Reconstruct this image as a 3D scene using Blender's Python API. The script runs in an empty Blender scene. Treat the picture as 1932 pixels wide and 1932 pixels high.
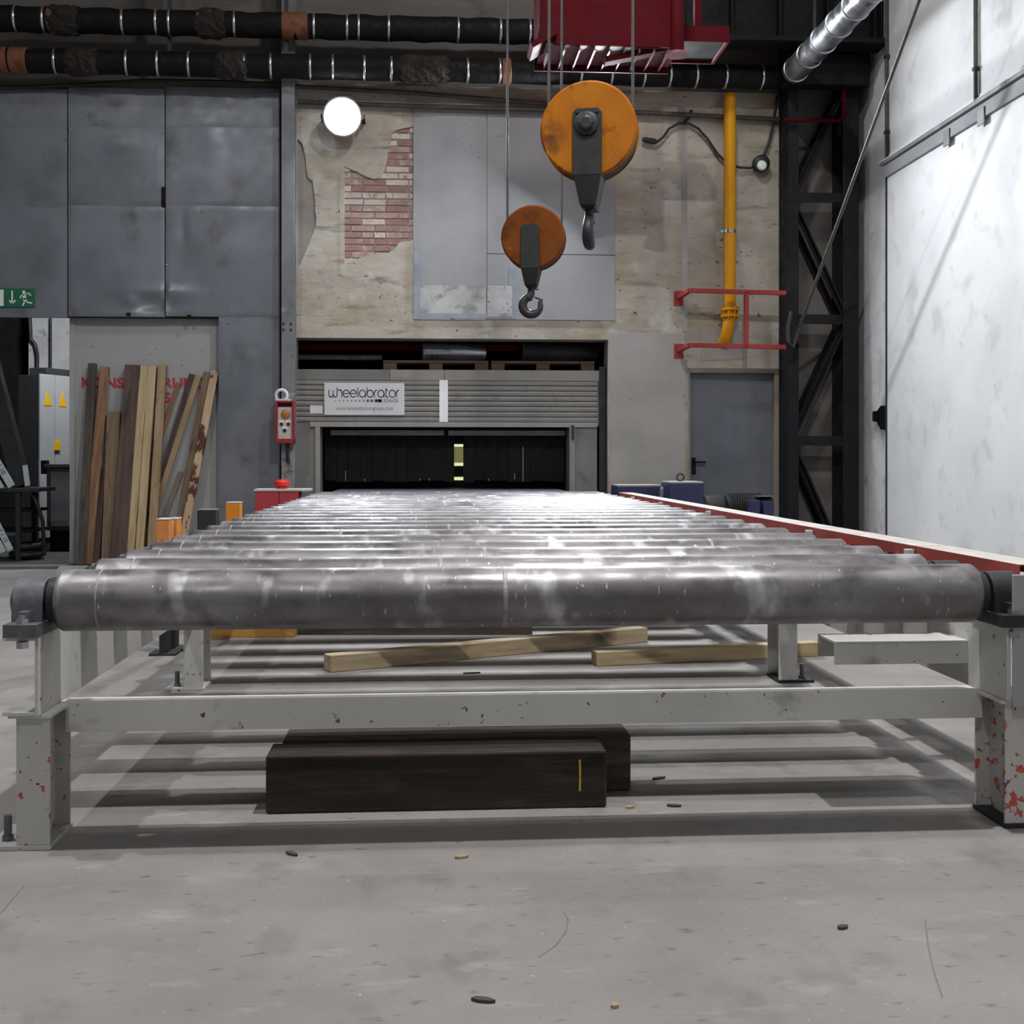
import bpy, bmesh, math, random
from mathutils import Vector, Matrix
from mathutils.geometry import tessellate_polygon

random.seed(7)
S = bpy.context.scene
COL = S.collection
PI = math.pi

# ------------------------------------------------------------------ camera
FPX, CX, HOR, CAMH = 2250.0, 966.0, 864.0, 1.10      # focal length in px of the 1932 frame, horizon row, eye height
YAW = math.atan(158.0 / FPX)
SN, CS = math.sin(YAW), math.cos(YAW)
cam = bpy.data.cameras.new('camera')
cam.sensor_width = 36.0
cam.lens = FPX / 1932.0 * 36.0
cam.shift_y = (HOR - 966.0) / 1932.0
cam.clip_end = 200
camo = bpy.data.objects.new('camera', cam)
COL.objects.link(camo)
camo.location = (0, 0, CAMH)
camo.rotation_euler = (PI / 2, 0, -YAW)
S.camera = camo

# ------------------------------------------------------------------ world, lamps, exposure
w = bpy.data.worlds.new('hall_ambient')
S.world = w
w.use_nodes = True
w.node_tree.nodes['Background'].inputs[0].default_value = (0.80, 0.90, 1.0, 1)
w.node_tree.nodes['Background'].inputs[1].default_value = 0.14
S.view_settings.view_transform = 'Standard'
S.view_settings.look = 'None'
S.view_settings.gamma = 1.0
S.view_settings.use_curve_mapping = False
S.view_settings.exposure = 0.0
S.cycles.use_light_tree = False
S.cycles.max_bounces = 6
S.cycles.diffuse_bounces = 3
S.cycles.glossy_bounces = 3
S.cycles.transmission_bounces = 2


def area_lamp(name, loc, direction, size, power, color=(1, 1, 1), shape='DISK'):
    l = bpy.data.lights.new(name, 'AREA')
    l.shape = shape
    l.size = size
    l.energy = power
    l.color = color
    o = bpy.data.objects.new(name, l)
    COL.objects.link(o)
    o.location = loc
    o.rotation_euler = Vector(direction).to_track_quat('-Z', 'Y').to_euler()
    return o


# high-bay luminaires under the roof, and an unseen fill for the end wall
HB = (1.0, 0.985, 0.97)
area_lamp('overhead_light', (1.3, 3.3, 7.6), (0, 0, -1), 0.14, 380, HB)
area_lamp('overhead_light', (-3.6, 3.9, 7.6), (0, 0, -1), 0.14, 210, HB)
area_lamp('overhead_light', (1.4, 8.0, 7.6), (0, 0.3, -1), 0.5, 130, HB)  # fill lamp added to brighten the end wall, tilted towards it
area_lamp('overhead_light', (-1.2, -3.0, 7.6), (0, 0, -1), 0.5, 170, HB)
# the two floodlights on the end wall (their housings are built below)
FLOOD_A = Vector((-0.875, 12.32, 4.60))
FLOOD_B = Vector((1.72, 12.30, 4.50))
area_lamp('flood_light', FLOOD_A + Vector((0, -0.13, -0.04)), (0.05, -0.93, -0.36), 0.40, 110, (0.90, 0.95, 1.0))
area_lamp('flood_light', FLOOD_B + Vector((0, -0.13, -0.06)), (-0.20, -0.93, -0.30), 0.36, 290, (0.92, 0.96, 1.0))
# lamp added to brighten the side room behind the open doorway
area_lamp('side_room_light', (-3.6, 14.0, 4.5), (-0.2, 0.6, -0.6), 0.6, 170, (0.95, 0.98, 1.0))


# ------------------------------------------------------------------ helpers
def at(px, py, Y=None, X=None, Z=None):
    a, b = (px - CX) / FPX, (HOR - py) / FPX
    d = Vector((SN + a * CS, CS - a * SN, b))
    if Y is not None:
        t = Y / d.y
    elif X is not None:
        t = X / d.x
    else:
        t = (Z - CAMH) / d.z
    return Vector((0, 0, CAMH)) + d * t


def xat(px, Y):
    return at(px, HOR, Y=Y).x


def zat(px, py, Y):
    return at(px, py, Y=Y).z


def lin(c):
    out = []
    for v in c[:3]:
        v /= 255.0
        out.append(v / 12.92 if v <= 0.04045 else ((v + 0.055) / 1.055) ** 2.4)
    return (out[0], out[1], out[2], 1.0)


MATS = {}


def pm(name, cols, scale=3.0, detail=4, rough=(0.55, 0.8), metal=0.0, bump=0.15, bscale=30, stretch=(1, 1, 1),
       spots=(), rand=False, spec=0.5, bdist=0.004):
    """procedural material: noise colour ramp + spot layers + roughness noise + bump"""
    m = bpy.data.materials.new(name)
    m.use_nodes = True
    nt = m.node_tree
    N, L = nt.nodes, nt.links
    b = N['Principled BSDF']
    tc = N.new('ShaderNodeTexCoord')
    co = tc.outputs['Object']
    if rand:
        oi = N.new('ShaderNodeObjectInfo')
        mul = N.new('ShaderNodeVectorMath'); mul.operation = 'SCALE'
        cmb = N.new('ShaderNodeCombineXYZ')
        for k in range(3):
            L.new(oi.outputs['Random'], cmb.inputs[k])
        L.new(cmb.outputs[0], mul.inputs[0]); mul.inputs[3].default_value = 37.0
        ad = N.new('ShaderNodeVectorMath'); ad.operation = 'ADD'
        L.new(co, ad.inputs[0]); L.new(mul.outputs[0], ad.inputs[1])
        co = ad.outputs[0]

    def noise(sc, st, det=4):
        mp = N.new('ShaderNodeMapping')
        mp.inputs['Scale'].default_value = st
        L.new(co, mp.inputs[0])
        n = N.new('ShaderNodeTexNoise')
        n.inputs['Scale'].default_value = sc
        n.inputs['Detail'].default_value = det
        n.inputs['Roughness'].default_value = 0.6
        L.new(mp.outputs[0], n.inputs['Vector'])
        return n.outputs['Fac']

    fac = noise(scale, stretch, detail)
    r = N.new('ShaderNodeValToRGB')
    el = r.color_ramp.elements
    k = len(cols)
    for i, c in enumerate(cols):
        pos = 0.32 + 0.36 * (i / max(1, k - 1))
        if i < 2:
            e = el[i]
        else:
            e = el.new(pos)
        e.position = pos
        e.color = lin(c)
    if k == 1:
        el[1].color = lin(cols[0]); el[1].position = 0.7
    L.new(fac, r.inputs[0])
    cur = r.outputs[0]
    for sp in spots:
        c, sc, lo, hi = sp[:4]
        st = sp[4] if len(sp) > 4 else (1, 1, 1)
        f = noise(sc, st, 3)
        mr = N.new('ShaderNodeMapRange')
        mr.inputs[1].default_value = lo; mr.inputs[2].default_value = hi
        L.new(f, mr.inputs[0])
        mx = N.new('ShaderNodeMix'); mx.data_type = 'RGBA'
        L.new(mr.outputs[0], mx.inputs[0])
        L.new(cur, mx.inputs[6])
        mx.inputs[7].default_value = lin(c)
        cur = mx.outputs[2]
    L.new(cur, b.inputs['Base Color'])
    rr = N.new('ShaderNodeMapRange')
    rr.inputs[1].default_value = 0.35; rr.inputs[2].default_value = 0.65
    rr.inputs[3].default_value = rough[0]; rr.inputs[4].default_value = rough[1]
    L.new(noise(scale * 2.3, stretch, 2), rr.inputs[0])
    L.new(rr.outputs[0], b.inputs['Roughness'])
    b.inputs['Metallic'].default_value = metal
    b.inputs['Specular IOR Level'].default_value = spec
    if bump > 0:
        bp = N.new('ShaderNodeBump')
        bp.inputs['Strength'].default_value = bump
        bp.inputs['Distance'].default_value = bdist
        L.new(noise(bscale, stretch, 3), bp.inputs['Height'])
        L.new(bp.outputs[0], b.inputs['Normal'])
    MATS[name] = m
    return m


def emit(name, color, strength):
    m = bpy.data.materials.new(name)
    m.use_nodes = True
    b = m.node_tree.nodes['Principled BSDF']
    b.inputs['Base Color'].default_value = (*color, 1)
    b.inputs['Emission Color'].default_value = (*color, 1)
    b.inputs['Emission Strength'].default_value = strength
    MATS[name] = m
    return m


class MB:
    def __init__(self):
        self.v = []; self.f = []; self.mi = []; self.m = 0

    def add(self, vs, fs):
        o = len(self.v)
        self.v += [Vector(p) for p in vs]
        self.f += [tuple(i + o for i in f) for f in fs]
        self.mi += [self.m] * len(fs)
        return self

    def box(self, x0, x1, y0, y1, z0, z1):
        vs = [(x, y, z) for z in (z0, z1) for y in (y0, y1) for x in (x0, x1)]
        return self.add(vs, [(0, 2, 3, 1), (4, 5, 7, 6), (0, 1, 5, 4), (2, 6, 7, 3), (0, 4, 6, 2), (1, 3, 7, 5)])

    def beam(self, p0, p1, wd, ht, ref=(0, 0, 1)):
        p0, p1 = Vector(p0), Vector(p1)
        d = (p1 - p0).normalized()
        s = d.cross(Vector(ref))
        if s.length < 1e-4:
            s = d.cross(Vector((0, 1, 0)))
        s.normalize()
        u = s.cross(d).normalized()
        vs = []
        for p in (p0, p1):
            for a, b in ((-1, -1), (1, -1), (1, 1), (-1, 1)):
                vs.append(p + s * a * wd / 2 + u * b * ht / 2)
        return self.add(vs, [(0, 3, 2, 1), (4, 5, 6, 7), (0, 1, 5, 4), (1, 2, 6, 5), (2, 3, 7, 6), (3, 0, 4, 7)])

    def lathe(self, p0, axis, prof, n=32, a0=0, a1=2 * PI):
        """prof: list of (distance along axis, radius)"""
        p0 = Vector(p0); d = Vector(axis).normalized()
        s = d.orthogonal().normalized(); u = d.cross(s)
        vs = []; fs = []
        for (h, r) in prof:
            for k in range(n):
                a = 2 * PI * k / n
                vs.append(p0 + d * h + (s * math.cos(a) + u * math.sin(a)) * r)
        for j in range(len(prof) - 1):
            for k in range(n):
                k2 = (k + 1) % n
                fs.append((j * n + k, j * n + k2, (j + 1) * n + k2, (j + 1) * n + k))
        fs.append(tuple(range(n - 1, -1, -1)))
        m = (len(prof) - 1) * n
        fs.append(tuple(range(m, m + n)))
        return self.add(vs, fs)

    def cyl(self, p0, p1, r, n=24, r2=None):
        p0, p1 = Vector(p0), Vector(p1)
        return self.lathe(p0, p1 - p0, [(0, r), ((p1 - p0).length, r if r2 is None else r2)], n)

    def tube(self, pts, r, n=10, closed=False):
        pts = [Vector(p) for p in pts]
        rs = r if isinstance(r, (list, tuple)) else [r] * len(pts)
        vs = []; fs = []
        d0 = (pts[1] - pts[0]).normalized()
        s = d0.orthogonal().normalized()
        m = len(pts)
        for i, p in enumerate(pts):
            if closed:
                d = (pts[(i + 1) % m] - pts[i - 1]).normalized()
            else:
                d = (pts[min(i + 1, m - 1)] - pts[max(i - 1, 0)]).normalized()
            s = (s - d * s.dot(d)).normalized()
            u = d.cross(s)
            for k in range(n):
                a = 2 * PI * k / n
                vs.append(p + (s * math.cos(a) + u * math.sin(a)) * rs[i])
        for j in range(m if closed else m - 1):
            j2 = (j + 1) % m
            for k in range(n):
                k2 = (k + 1) % n
                fs.append((j * n + k, j * n + k2, j2 * n + k2, j2 * n + k))
        if not closed:
            fs.append(tuple(range(n - 1, -1, -1)))
            fs.append(tuple(range((m - 1) * n, m * n)))
        return self.add(vs, fs)

    def prism(self, loops, axis, a0, a1):
        """loops: outer 2d loop (list) or [outer, hole, ...]; extruded along axis from a0 to a1"""
        if not isinstance(loops[0][0], (list, tuple, Vector)):
            loops = [loops]
        tri = tessellate_polygon([[Vector((p[0], p[1], 0)) for p in l] for l in loops])
        flat = [p for l in loops for p in l]

        def P(p, a):
            return {'x': (a, p[0], p[1]), 'y': (p[0], a, p[1]), 'z': (p[0], p[1], a)}[axis]
        n = len(flat)
        vs = [P(p, a0) for p in flat] + [P(p, a1) for p in flat]
        fs = [tuple(t) for t in tri] + [tuple(i + n for i in reversed(t)) for t in tri]
        o = 0
        for l in loops:
            k = len(l)
            for i in range(k):
                j = (i + 1) % k
                fs.append((o + i, o + j, o + n + j, o + n + i))
            o += k
        return self.add(vs, fs)

    def ribbon(self, pts, wd, axis, a0, a1):
        """flat stroke of constant width along a 2d polyline, extruded along axis"""
        for i in range(len(pts) - 1):
            p, q = Vector(pts[i]), Vector(pts[i + 1])
            d = (q - p)
            if d.length < 1e-6:
                continue
            d.normalize()
            s = Vector((-d.y, d.x)) * wd / 2
            e = d * wd * 0.2
            self.prism([tuple(p - e + s), tuple(p - e - s), tuple(q + e - s), tuple(q + e + s)], axis, a0, a1)
        return self

    def build(self, name, mat, parent=None, smooth=False, bevel=0, label=None, cat=None, group=None, kind=None,
              origin=None, matrix=None):
        me = bpy.data.meshes.new(name)
        vs = self.v
        if matrix is not None:
            org = Vector((0, 0, 0))
        elif parent is not None:
            org = wloc(parent)
        elif origin is not None:
            org = Vector(origin)
        else:
            xs = [p.x for p in vs]; ys = [p.y for p in vs]; zs = [p.z for p in vs]
            org = Vector(((min(xs) + max(xs)) / 2, (min(ys) + max(ys)) / 2, min(zs)))
        me.from_pydata([tuple(p - org) for p in vs], [], self.f)
        mats = mat if isinstance(mat, (list, tuple)) else [mat]
        for mm in mats:
            me.materials.append(MATS[mm])
        for p, i in zip(me.polygons, self.mi):
            p.material_index = min(i, len(mats) - 1)
        bm = bmesh.new(); bm.from_mesh(me)
        bmesh.ops.recalc_face_normals(bm, faces=bm.faces)
        bm.to_mesh(me); bm.free()
        if smooth:
            for p in me.polygons:
                p.use_smooth = True
            me.set_sharp_from_angle(angle=math.radians(38))
        me.update()
        o = bpy.data.objects.new(name, me)
        COL.objects.link(o)
        if matrix is not None:
            o.matrix_world = matrix
        elif parent is not None:
            o.parent = parent
        else:
            o.location = org
        if bevel:
            md = o.modifiers.new('edge', 'BEVEL')
            md.width = bevel; md.segments = 2; md.limit_method = 'ANGLE'; md.angle_limit = math.radians(50)
        tag(o, label, cat, group, kind)
        return o


def wloc(o):
    p = Vector((0, 0, 0))
    while o is not None:
        p += o.location
        o = o.parent
    return p


def tag(o, label=None, cat=None, group=None, kind=None):
    if label: o['label'] = label
    if cat: o['category'] = cat
    if group: o['group'] = group
    if kind: o['kind'] = kind
    return o


def thing(name, loc, label=None, cat=None, group=None, kind=None):
    o = bpy.data.objects.new(name, None)
    o.empty_display_size = 0.1
    COL.objects.link(o)
    o.location = loc
    return tag(o, label, cat, group, kind)


def share(src, name, parent, offset):
    """copy of a part (shares the mesh) moved by offset"""
    c = src.copy()
    COL.objects.link(c)
    c.name = name
    c.parent = parent
    c.location = src.location + Vector(offset)
    return c


def text_mesh(name, txt, size, mat, origin, parent, xdir=(1, 0, 0), updir=(0, 0, 1), align='LEFT', depth=0.0015, sx=1.0, bold=0.0):
    cu = bpy.data.curves.new('print', 'FONT')
    cu.body = txt; cu.size = size; cu.extrude = depth / 2; cu.align_x = align; cu.resolution_u = 3; cu.offset = bold
    tmp = bpy.data.objects.new('print', cu)
    COL.objects.link(tmp)
    dg = bpy.context.evaluated_depsgraph_get()
    me = bpy.data.meshes.new_from_object(tmp.evaluated_get(dg))
    bpy.data.objects.remove(tmp)
    X = Vector(xdir).normalized(); U = Vector(updir).normalized(); Z = X.cross(U)
    R = Matrix((X * sx, U, Z)).transposed()
    org = Vector(origin) - wloc(parent)
    for v in me.vertices:
        v.co = R @ v.co + org
    me.materials.clear()
    me.materials.append(MATS[mat])
    o = bpy.data.objects.new(name, me)
    COL.objects.link(o)
    o.parent = parent
    return o


# ------------------------------------------------------------------ materials
pm('concrete', [(124, 120, 117), (135, 131, 128), (145, 141, 138)], scale=1.3, detail=6, rough=(0.60, 0.85), bump=0.3, bscale=70, bdist=0.002,
   spots=[((114, 110, 108), 3.0, 0.56, 0.76, (1.4, 1, 1)), ((158, 155, 152), 6, 0.60, 0.80, (0.6, 1.4, 1)),
          ((100, 97, 95), 24, 0.62, 0.74, (0.6, 1.3, 1)), ((174, 172, 169), 60, 0.67, 0.74), ((90, 87, 85), 90, 0.68, 0.75)])
pm('scuff', [(108, 105, 103), (122, 119, 116)], scale=30, rough=(0.7, 0.9), bump=0)
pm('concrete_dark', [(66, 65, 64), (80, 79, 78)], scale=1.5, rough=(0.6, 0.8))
pm('plaster', [(146, 139, 128), (170, 163, 152), (182, 177, 168)], scale=1.6, detail=6, rough=(0.75, 0.95), bump=0.35, bscale=11, stretch=(0.8, 1, 1.2), bdist=0.014,
   spots=[((148, 136, 110), 1.3, 0.50, 0.72, (1, 1, 2.2)), ((114, 107, 101), 4, 0.58, 0.74, (0.4, 1, 2.4)), ((192, 188, 182), 2.2, 0.56, 0.70),
          ((88, 80, 73), 14, 0.64, 0.70, (0.8, 1, 1.4))])
pm('cement_render', [(134, 128, 124), (150, 144, 140), (160, 153, 148)], scale=1.5, rough=(0.75, 0.95), bump=0.3, bscale=14)
pm('grey_plaster', [(146, 144, 141), (160, 157, 153), (166, 164, 161)], scale=1.2, rough=(0.7, 0.9), bump=0.2, bscale=12,
   spots=[((120, 112, 106), 9, 0.68, 0.76)])
pm('upper_concrete', [(84, 78, 74), (100, 95, 90), (112, 107, 102)], scale=1.2, rough=(0.8, 0.95), bump=0.3, bscale=10, stretch=(0.4, 1, 1.5),
   spots=[((66, 58, 52), 3, 0.56, 0.75, (0.5, 1, 1))])
pm('white_panel', [(134, 135, 138), (144, 145, 148), (152, 153, 155)], scale=1.0, detail=5, rough=(0.6, 0.85), bump=0.12, bscale=16,
   spots=[((134, 134, 142), 2.0, 0.54, 0.76), ((100, 100, 102), 14, 0.69, 0.76)])
pm('shaded_plaster', [(84, 80, 77), (100, 96, 92), (112, 107, 102)], scale=2, rough=(0.8, 0.95), bump=0.4, bscale=9, bdist=0.012, spots=[((120, 92, 84), 4, 0.64, 0.72)])
pm('white_board', [(136, 136, 136), (166, 167, 168), (180, 181, 182)], scale=3.2, rough=(0.6, 0.85), bump=0.15,
   spots=[((104, 106, 106), 6, 0.54, 0.70, (0.6, 1, 1)), ((86, 88, 88), 24, 0.64, 0.70)])
pm('blue_grey_paint', [(126, 132, 146), (142, 147, 158), (156, 159, 166)], scale=4, rough=(0.6, 0.8), bump=0.1)
pm('whitewash', [(196, 197, 200), (212, 213, 215), (220, 221, 222)], scale=0.8, detail=4, rough=(0.7, 0.9), bump=0.3, bscale=10, bdist=0.008,
   spots=[((172, 171, 170), 1.8, 0.60, 0.78), ((148, 144, 138), 7, 0.68, 0.78, (1, 1, 0.6)), ((132, 130, 130), 22, 0.72, 0.78)])
pm('whitewash_old', [(182, 182, 187), (204, 204, 207), (214, 214, 216)], scale=1.6, detail=5, rough=(0.75, 0.95), bump=0.5, bscale=7, bdist=0.02,
   spots=[((146, 143, 142), 4, 0.60, 0.76), ((122, 116, 112), 13, 0.67, 0.76)])
pm('door_white', [(200, 202, 205), (212, 214, 217), (219, 220, 222)], scale=0.9, detail=5, rough=(0.5, 0.75), bump=0.1, bscale=8,
   spots=[((186, 184, 181), 2.4, 0.54, 0.74), ((172, 169, 164), 5, 0.66, 0.80, (1, 1, 0.7)), ((150, 146, 142), 14, 0.73, 0.80)])
pm('sheet_grey', [(102, 106, 114), (116, 120, 129), (124, 128, 137)], scale=1.2, rough=(0.32, 0.56), metal=0.25, bump=0.06, bscale=6, rand=True, bdist=0.01,
   spots=[((94, 95, 97), 3, 0.58, 0.78), ((152, 156, 162), 26, 0.735, 0.76)])
pm('dark_joint', [(30, 31, 33), (40, 41, 43)], rough=(0.7, 0.9), bump=0)
pm('sliding_white', [(148, 149, 151), (158, 159, 160), (166, 166, 167)], scale=1.1, rough=(0.5, 0.75), bump=0.06, bscale=6,
   spots=[((172, 172, 172), 5, 0.68, 0.74), ((134, 130, 128), 2.5, 0.64, 0.78)])
pm('red_print', [(172, 58, 74), (182, 68, 82)], scale=20, rough=(0.6, 0.8), bump=0, spots=[((160, 120, 124), 14, 0.6, 0.72)])
pm('brick_red', [(150, 120, 114), (164, 134, 127), (174, 150, 143)], scale=9, rough=(0.8, 0.95), bump=0.6, bscale=60, rand=True,
   spots=[((180, 170, 163), 12, 0.50, 0.70)])
pm('brick_dark', [(140, 106, 100), (156, 121, 113)], scale=9, rough=(0.8, 0.95), bump=0.6, bscale=60, rand=True,
   spots=[((176, 162, 154), 12, 0.56, 0.74)])
pm('brick_pale', [(178, 158, 148), (194, 180, 170), (200, 190, 182)], scale=9, rough=(0.8, 0.95), bump=0.5, bscale=60, rand=True,
   spots=[((150, 104, 94), 14, 0.58, 0.70)])
pm('roller_steel', [(100, 97, 98), (122, 119, 121), (146, 144, 147)], scale=3.0, detail=5, rough=(0.34, 0.58), metal=0.72, bump=0.14, bscale=26,
   stretch=(1, 1.6, 1.6), rand=True, bdist=0.003,
   spots=[((116, 107, 106), 3.2, 0.54, 0.74), ((196, 196, 201), 7, 0.58, 0.72, (1, 0.5, 0.5)), ((78, 74, 75), 5.5, 0.56, 0.74), ((204, 204, 208), 40, 0.66, 0.74, (2, 0.6, 0.6))])
pm('weld_scale', [(140, 138, 138), (170, 168, 168)], scale=20, rough=(0.5, 0.7), metal=0.5, bump=0.5, bscale=80)
pm('frame_paint', [(194, 193, 189), (204, 203, 199), (209, 208, 204)], scale=2.5, rough=(0.5, 0.72), bump=0.12, bscale=24,
   spots=[((150, 147, 142), 6, 0.62, 0.76), ((88, 80, 76), 34, 0.68, 0.72), ((172, 84, 68), 18, 0.71, 0.735)])
pm('frame_paint_chipped', [(182, 181, 177), (192, 191, 187)], scale=2.5, rough=(0.5, 0.72), bump=0.2, bscale=24,
   spots=[((146, 142, 137), 6, 0.64, 0.76), ((180, 80, 56), 26, 0.63, 0.655), ((64, 58, 54), 40, 0.67, 0.70)])
pm('frame_paint_flaking', [(186, 184, 181), (196, 194, 191)], scale=2.5, rough=(0.5, 0.72), bump=0.2, bscale=24,
   spots=[((184, 86, 60), 24, 0.575, 0.60), ((186, 112, 62), 6, 0.66, 0.70), ((64, 58, 54), 40, 0.66, 0.70)])
pm('plate_paint', [(150, 152, 156), (166, 168, 172)], scale=2.5, rough=(0.5, 0.7), bump=0.1,
   spots=[((136, 92, 90), 14, 0.70, 0.73, (2, 1, 0.5))])
pm('cast_iron', [(84, 86, 90), (100, 103, 107), (116, 118, 121)], scale=7, rough=(0.45, 0.65), metal=0.3, bump=0.3, bscale=60,
   spots=[((142, 138, 132), 9, 0.58, 0.76)])
pm('cast_iron_dark', [(38, 38, 40), (54, 54, 56)], scale=7, rough=(0.5, 0.7), metal=0.3, bump=0.3, bscale=60,
   spots=[((110, 106, 102), 10, 0.66, 0.76)])
pm('bright_steel', [(150, 152, 156), (176, 178, 182)], scale=6, rough=(0.25, 0.4), metal=0.9, bump=0.05)
pm('dark_steel', [(42, 42, 44), (58, 57, 58)], scale=4, rough=(0.5, 0.7), metal=0.4, bump=0.1,
   spots=[((84, 66, 56), 7, 0.66, 0.76)])
pm('black_steel', [(9, 9, 10), (15, 15, 17)], scale=4, spec=0.2, rough=(0.55, 0.75), bump=0.1)
pm('column_paint', [(18, 19, 22), (26, 27, 31)], scale=4, spec=0.2, rough=(0.5, 0.75), bump=0.1, spots=[((52, 38, 34), 8, 0.68, 0.76)])
pm('post_grey', [(96, 98, 103), (112, 114, 118), (126, 126, 128)], scale=2.5, rough=(0.45, 0.65), bump=0.1,
   spots=[((140, 138, 136), 6, 0.62, 0.74), ((74, 70, 68), 12, 0.66, 0.74)])
pm('post_worn', [(120, 118, 116), (150, 148, 146)], scale=5, rough=(0.5, 0.7), bump=0.1, spots=[((80, 80, 84), 5, 0.54, 0.66), ((64, 60, 58), 14, 0.64, 0.72)])
pm('guard_red', [(142, 54, 50), (164, 66, 60), (172, 82, 74)], scale=3, rough=(0.45, 0.65), bump=0.08, spots=[((188, 140, 130), 6, 0.66, 0.78), ((190, 60, 44), 2.2, 0.6, 0.7)])
pm('dusty_top', [(176, 170, 164), (196, 191, 186)], scale=4, rough=(0.6, 0.8), bump=0.1, spots=[((214, 210, 206), 8, 0.62, 0.72)])
pm('barrier_red', [(140, 36, 38), (156, 44, 44)], scale=5, rough=(0.5, 0.7), bump=0.1)
pm('crane_red', [(62, 4, 12), (74, 8, 16)], scale=2, rough=(0.7, 0.85), bump=0.05, spec=0.1)
pm('crane_red_lit', [(120, 72, 82), (140, 92, 102)], scale=2, rough=(0.35, 0.5), bump=0.05)  # paler crane red: floodlight on the underside put into the colour
pm('orange_paint', [(206, 120, 20), (220, 140, 30)], scale=6, rough=(0.5, 0.7), bump=0.1, spots=[((160, 96, 60), 9, 0.58, 0.70), ((120, 92, 70), 22, 0.66, 0.72)])
pm('orange_worn', [(186, 112, 56), (206, 134, 70)], scale=8, rough=(0.55, 0.75), bump=0.1, spots=[((120, 84, 60), 10, 0.58, 0.72), ((206, 190, 170), 20, 0.64, 0.70)])
pm('pulley_yellow', [(146, 84, 8), (162, 94, 10), (172, 106, 14)], scale=4, rough=(0.6, 0.8), bump=0.1, bscale=30, spec=0.2,
   spots=[((122, 72, 22), 5, 0.54, 0.68), ((92, 58, 28), 9, 0.60, 0.72), ((222, 154, 20), 3.0, 0.64, 0.67)])
pm('pulley_shaded', [(108, 54, 10), (120, 64, 12)], scale=4, rough=(0.6, 0.8), bump=0.1, spec=0.2, spots=[((88, 44, 14), 5, 0.54, 0.68), ((160, 90, 40), 6, 0.68, 0.74)])  # backlit shadow on the smaller pulley put into its colour
pm('strap_black', [(26, 27, 29), (34, 35, 38)], scale=5, rough=(0.4, 0.6), bump=0.08)
pm('hook_steel', [(48, 46, 48), (64, 62, 66)], scale=6, rough=(0.35, 0.55), metal=0.4, bump=0.15)
pm('rope_steel', [(70, 70, 68), (92, 92, 90)], scale=60, rough=(0.45, 0.6), metal=0.5, bump=0.4, bscale=220, stretch=(1, 1, 2))
pm('gas_yellow', [(204, 138, 8), (216, 152, 12)], scale=4, rough=(0.4, 0.6), bump=0.05, spec=0.3, spots=[((168, 112, 14), 4, 0.60, 0.76)])
pm('pipe_wrap', [(12, 12, 14), (19, 19, 21)], scale=5, spec=0.2, rough=(0.6, 0.8), bump=0.5, bscale=12, bdist=0.02, spots=[((40, 37, 35), 7, 0.66, 0.76)])
pm('pipe_torn', [(22, 19, 18), (44, 34, 28)], scale=9, rough=(0.8, 0.95), bump=0.9, bscale=30, bdist=0.03)
pm('rusty_pipe', [(92, 56, 36), (118, 74, 46), (80, 46, 32)], scale=8, rough=(0.7, 0.9), bump=0.3)
pm('strap_silver', [(190, 190, 192), (210, 210, 212)], scale=10, rough=(0.25, 0.4), metal=0.9, bump=0.1)
pm('duct_zinc', [(150, 154, 160), (176, 180, 186)], scale=3, rough=(0.22, 0.42), metal=0.9, bump=0.06, bscale=10)
pm('conduit', [(60, 54, 50), (78, 70, 64)], scale=8, rough=(0.6, 0.8), bump=0.1)
pm('cable_black', [(26, 26, 28), (34, 34, 36)], scale=8, rough=(0.5, 0.7), bump=0)
pm('door_grey', [(84, 88, 97), (97, 101, 110), (103, 107, 116)], scale=1.4, rough=(0.45, 0.65), bump=0.05, spots=[((116, 119, 126), 2.2, 0.62, 0.78)])
pm('door_frame', [(126, 118, 104), (142, 134, 120)], scale=4, rough=(0.6, 0.8), bump=0.1)
pm('machine_beige', [(132, 129, 125), (144, 141, 137), (150, 148, 144)], scale=2, rough=(0.5, 0.7), bump=0.06, spots=[((122, 114, 110), 5, 0.62, 0.78), ((168, 166, 164), 8, 0.70, 0.76)])
pm('machine_grey', [(112, 112, 111), (126, 126, 124)], scale=2.5, rough=(0.5, 0.7), bump=0.06, spots=[((94, 92, 92), 4, 0.6, 0.76)])
pm('sign_white', [(196, 196, 198), (206, 206, 208)], scale=2, rough=(0.45, 0.6), bump=0, spots=[((182, 180, 180), 3, 0.6, 0.75)])
pm('sign_print', [(74, 78, 96), (84, 88, 106)], rough=(0.5, 0.7), bump=0)
pm('sign_print_pale', [(134, 134, 142), (144, 144, 152)], rough=(0.5, 0.7), bump=0)
pm('tape_white', [(232, 233, 235), (242, 242, 244)], scale=8, rough=(0.5, 0.7), bump=0.05)
pm('rubber_black', [(10, 10, 12), (16, 16, 19)], scale=5, spec=0.2, rough=(0.45, 0.65), bump=0.1, rand=True)
pm('deck_plate', [(70, 76, 84), (84, 90, 98)], scale=3, rough=(0.55, 0.75), bump=0.05)
pm('floor_track', [(62, 56, 52), (78, 72, 68)], scale=3, rough=(0.7, 0.9), bump=0.1)
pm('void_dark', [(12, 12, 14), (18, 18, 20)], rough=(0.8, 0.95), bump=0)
pm('side_wall_white', [(178, 178, 182), (204, 204, 208)], scale=3, rough=(0.8, 0.9), bump=0.2, spots=[((120, 120, 124), 4, 0.58, 0.72)])
pm('cabinet_white', [(168, 170, 174), (178, 180, 184)], scale=2, rough=(0.4, 0.55), bump=0)
pm('cabinet_dark', [(52, 53, 56), (62, 63, 66)], scale=3, rough=(0.5, 0.65), bump=0.03)
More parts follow.
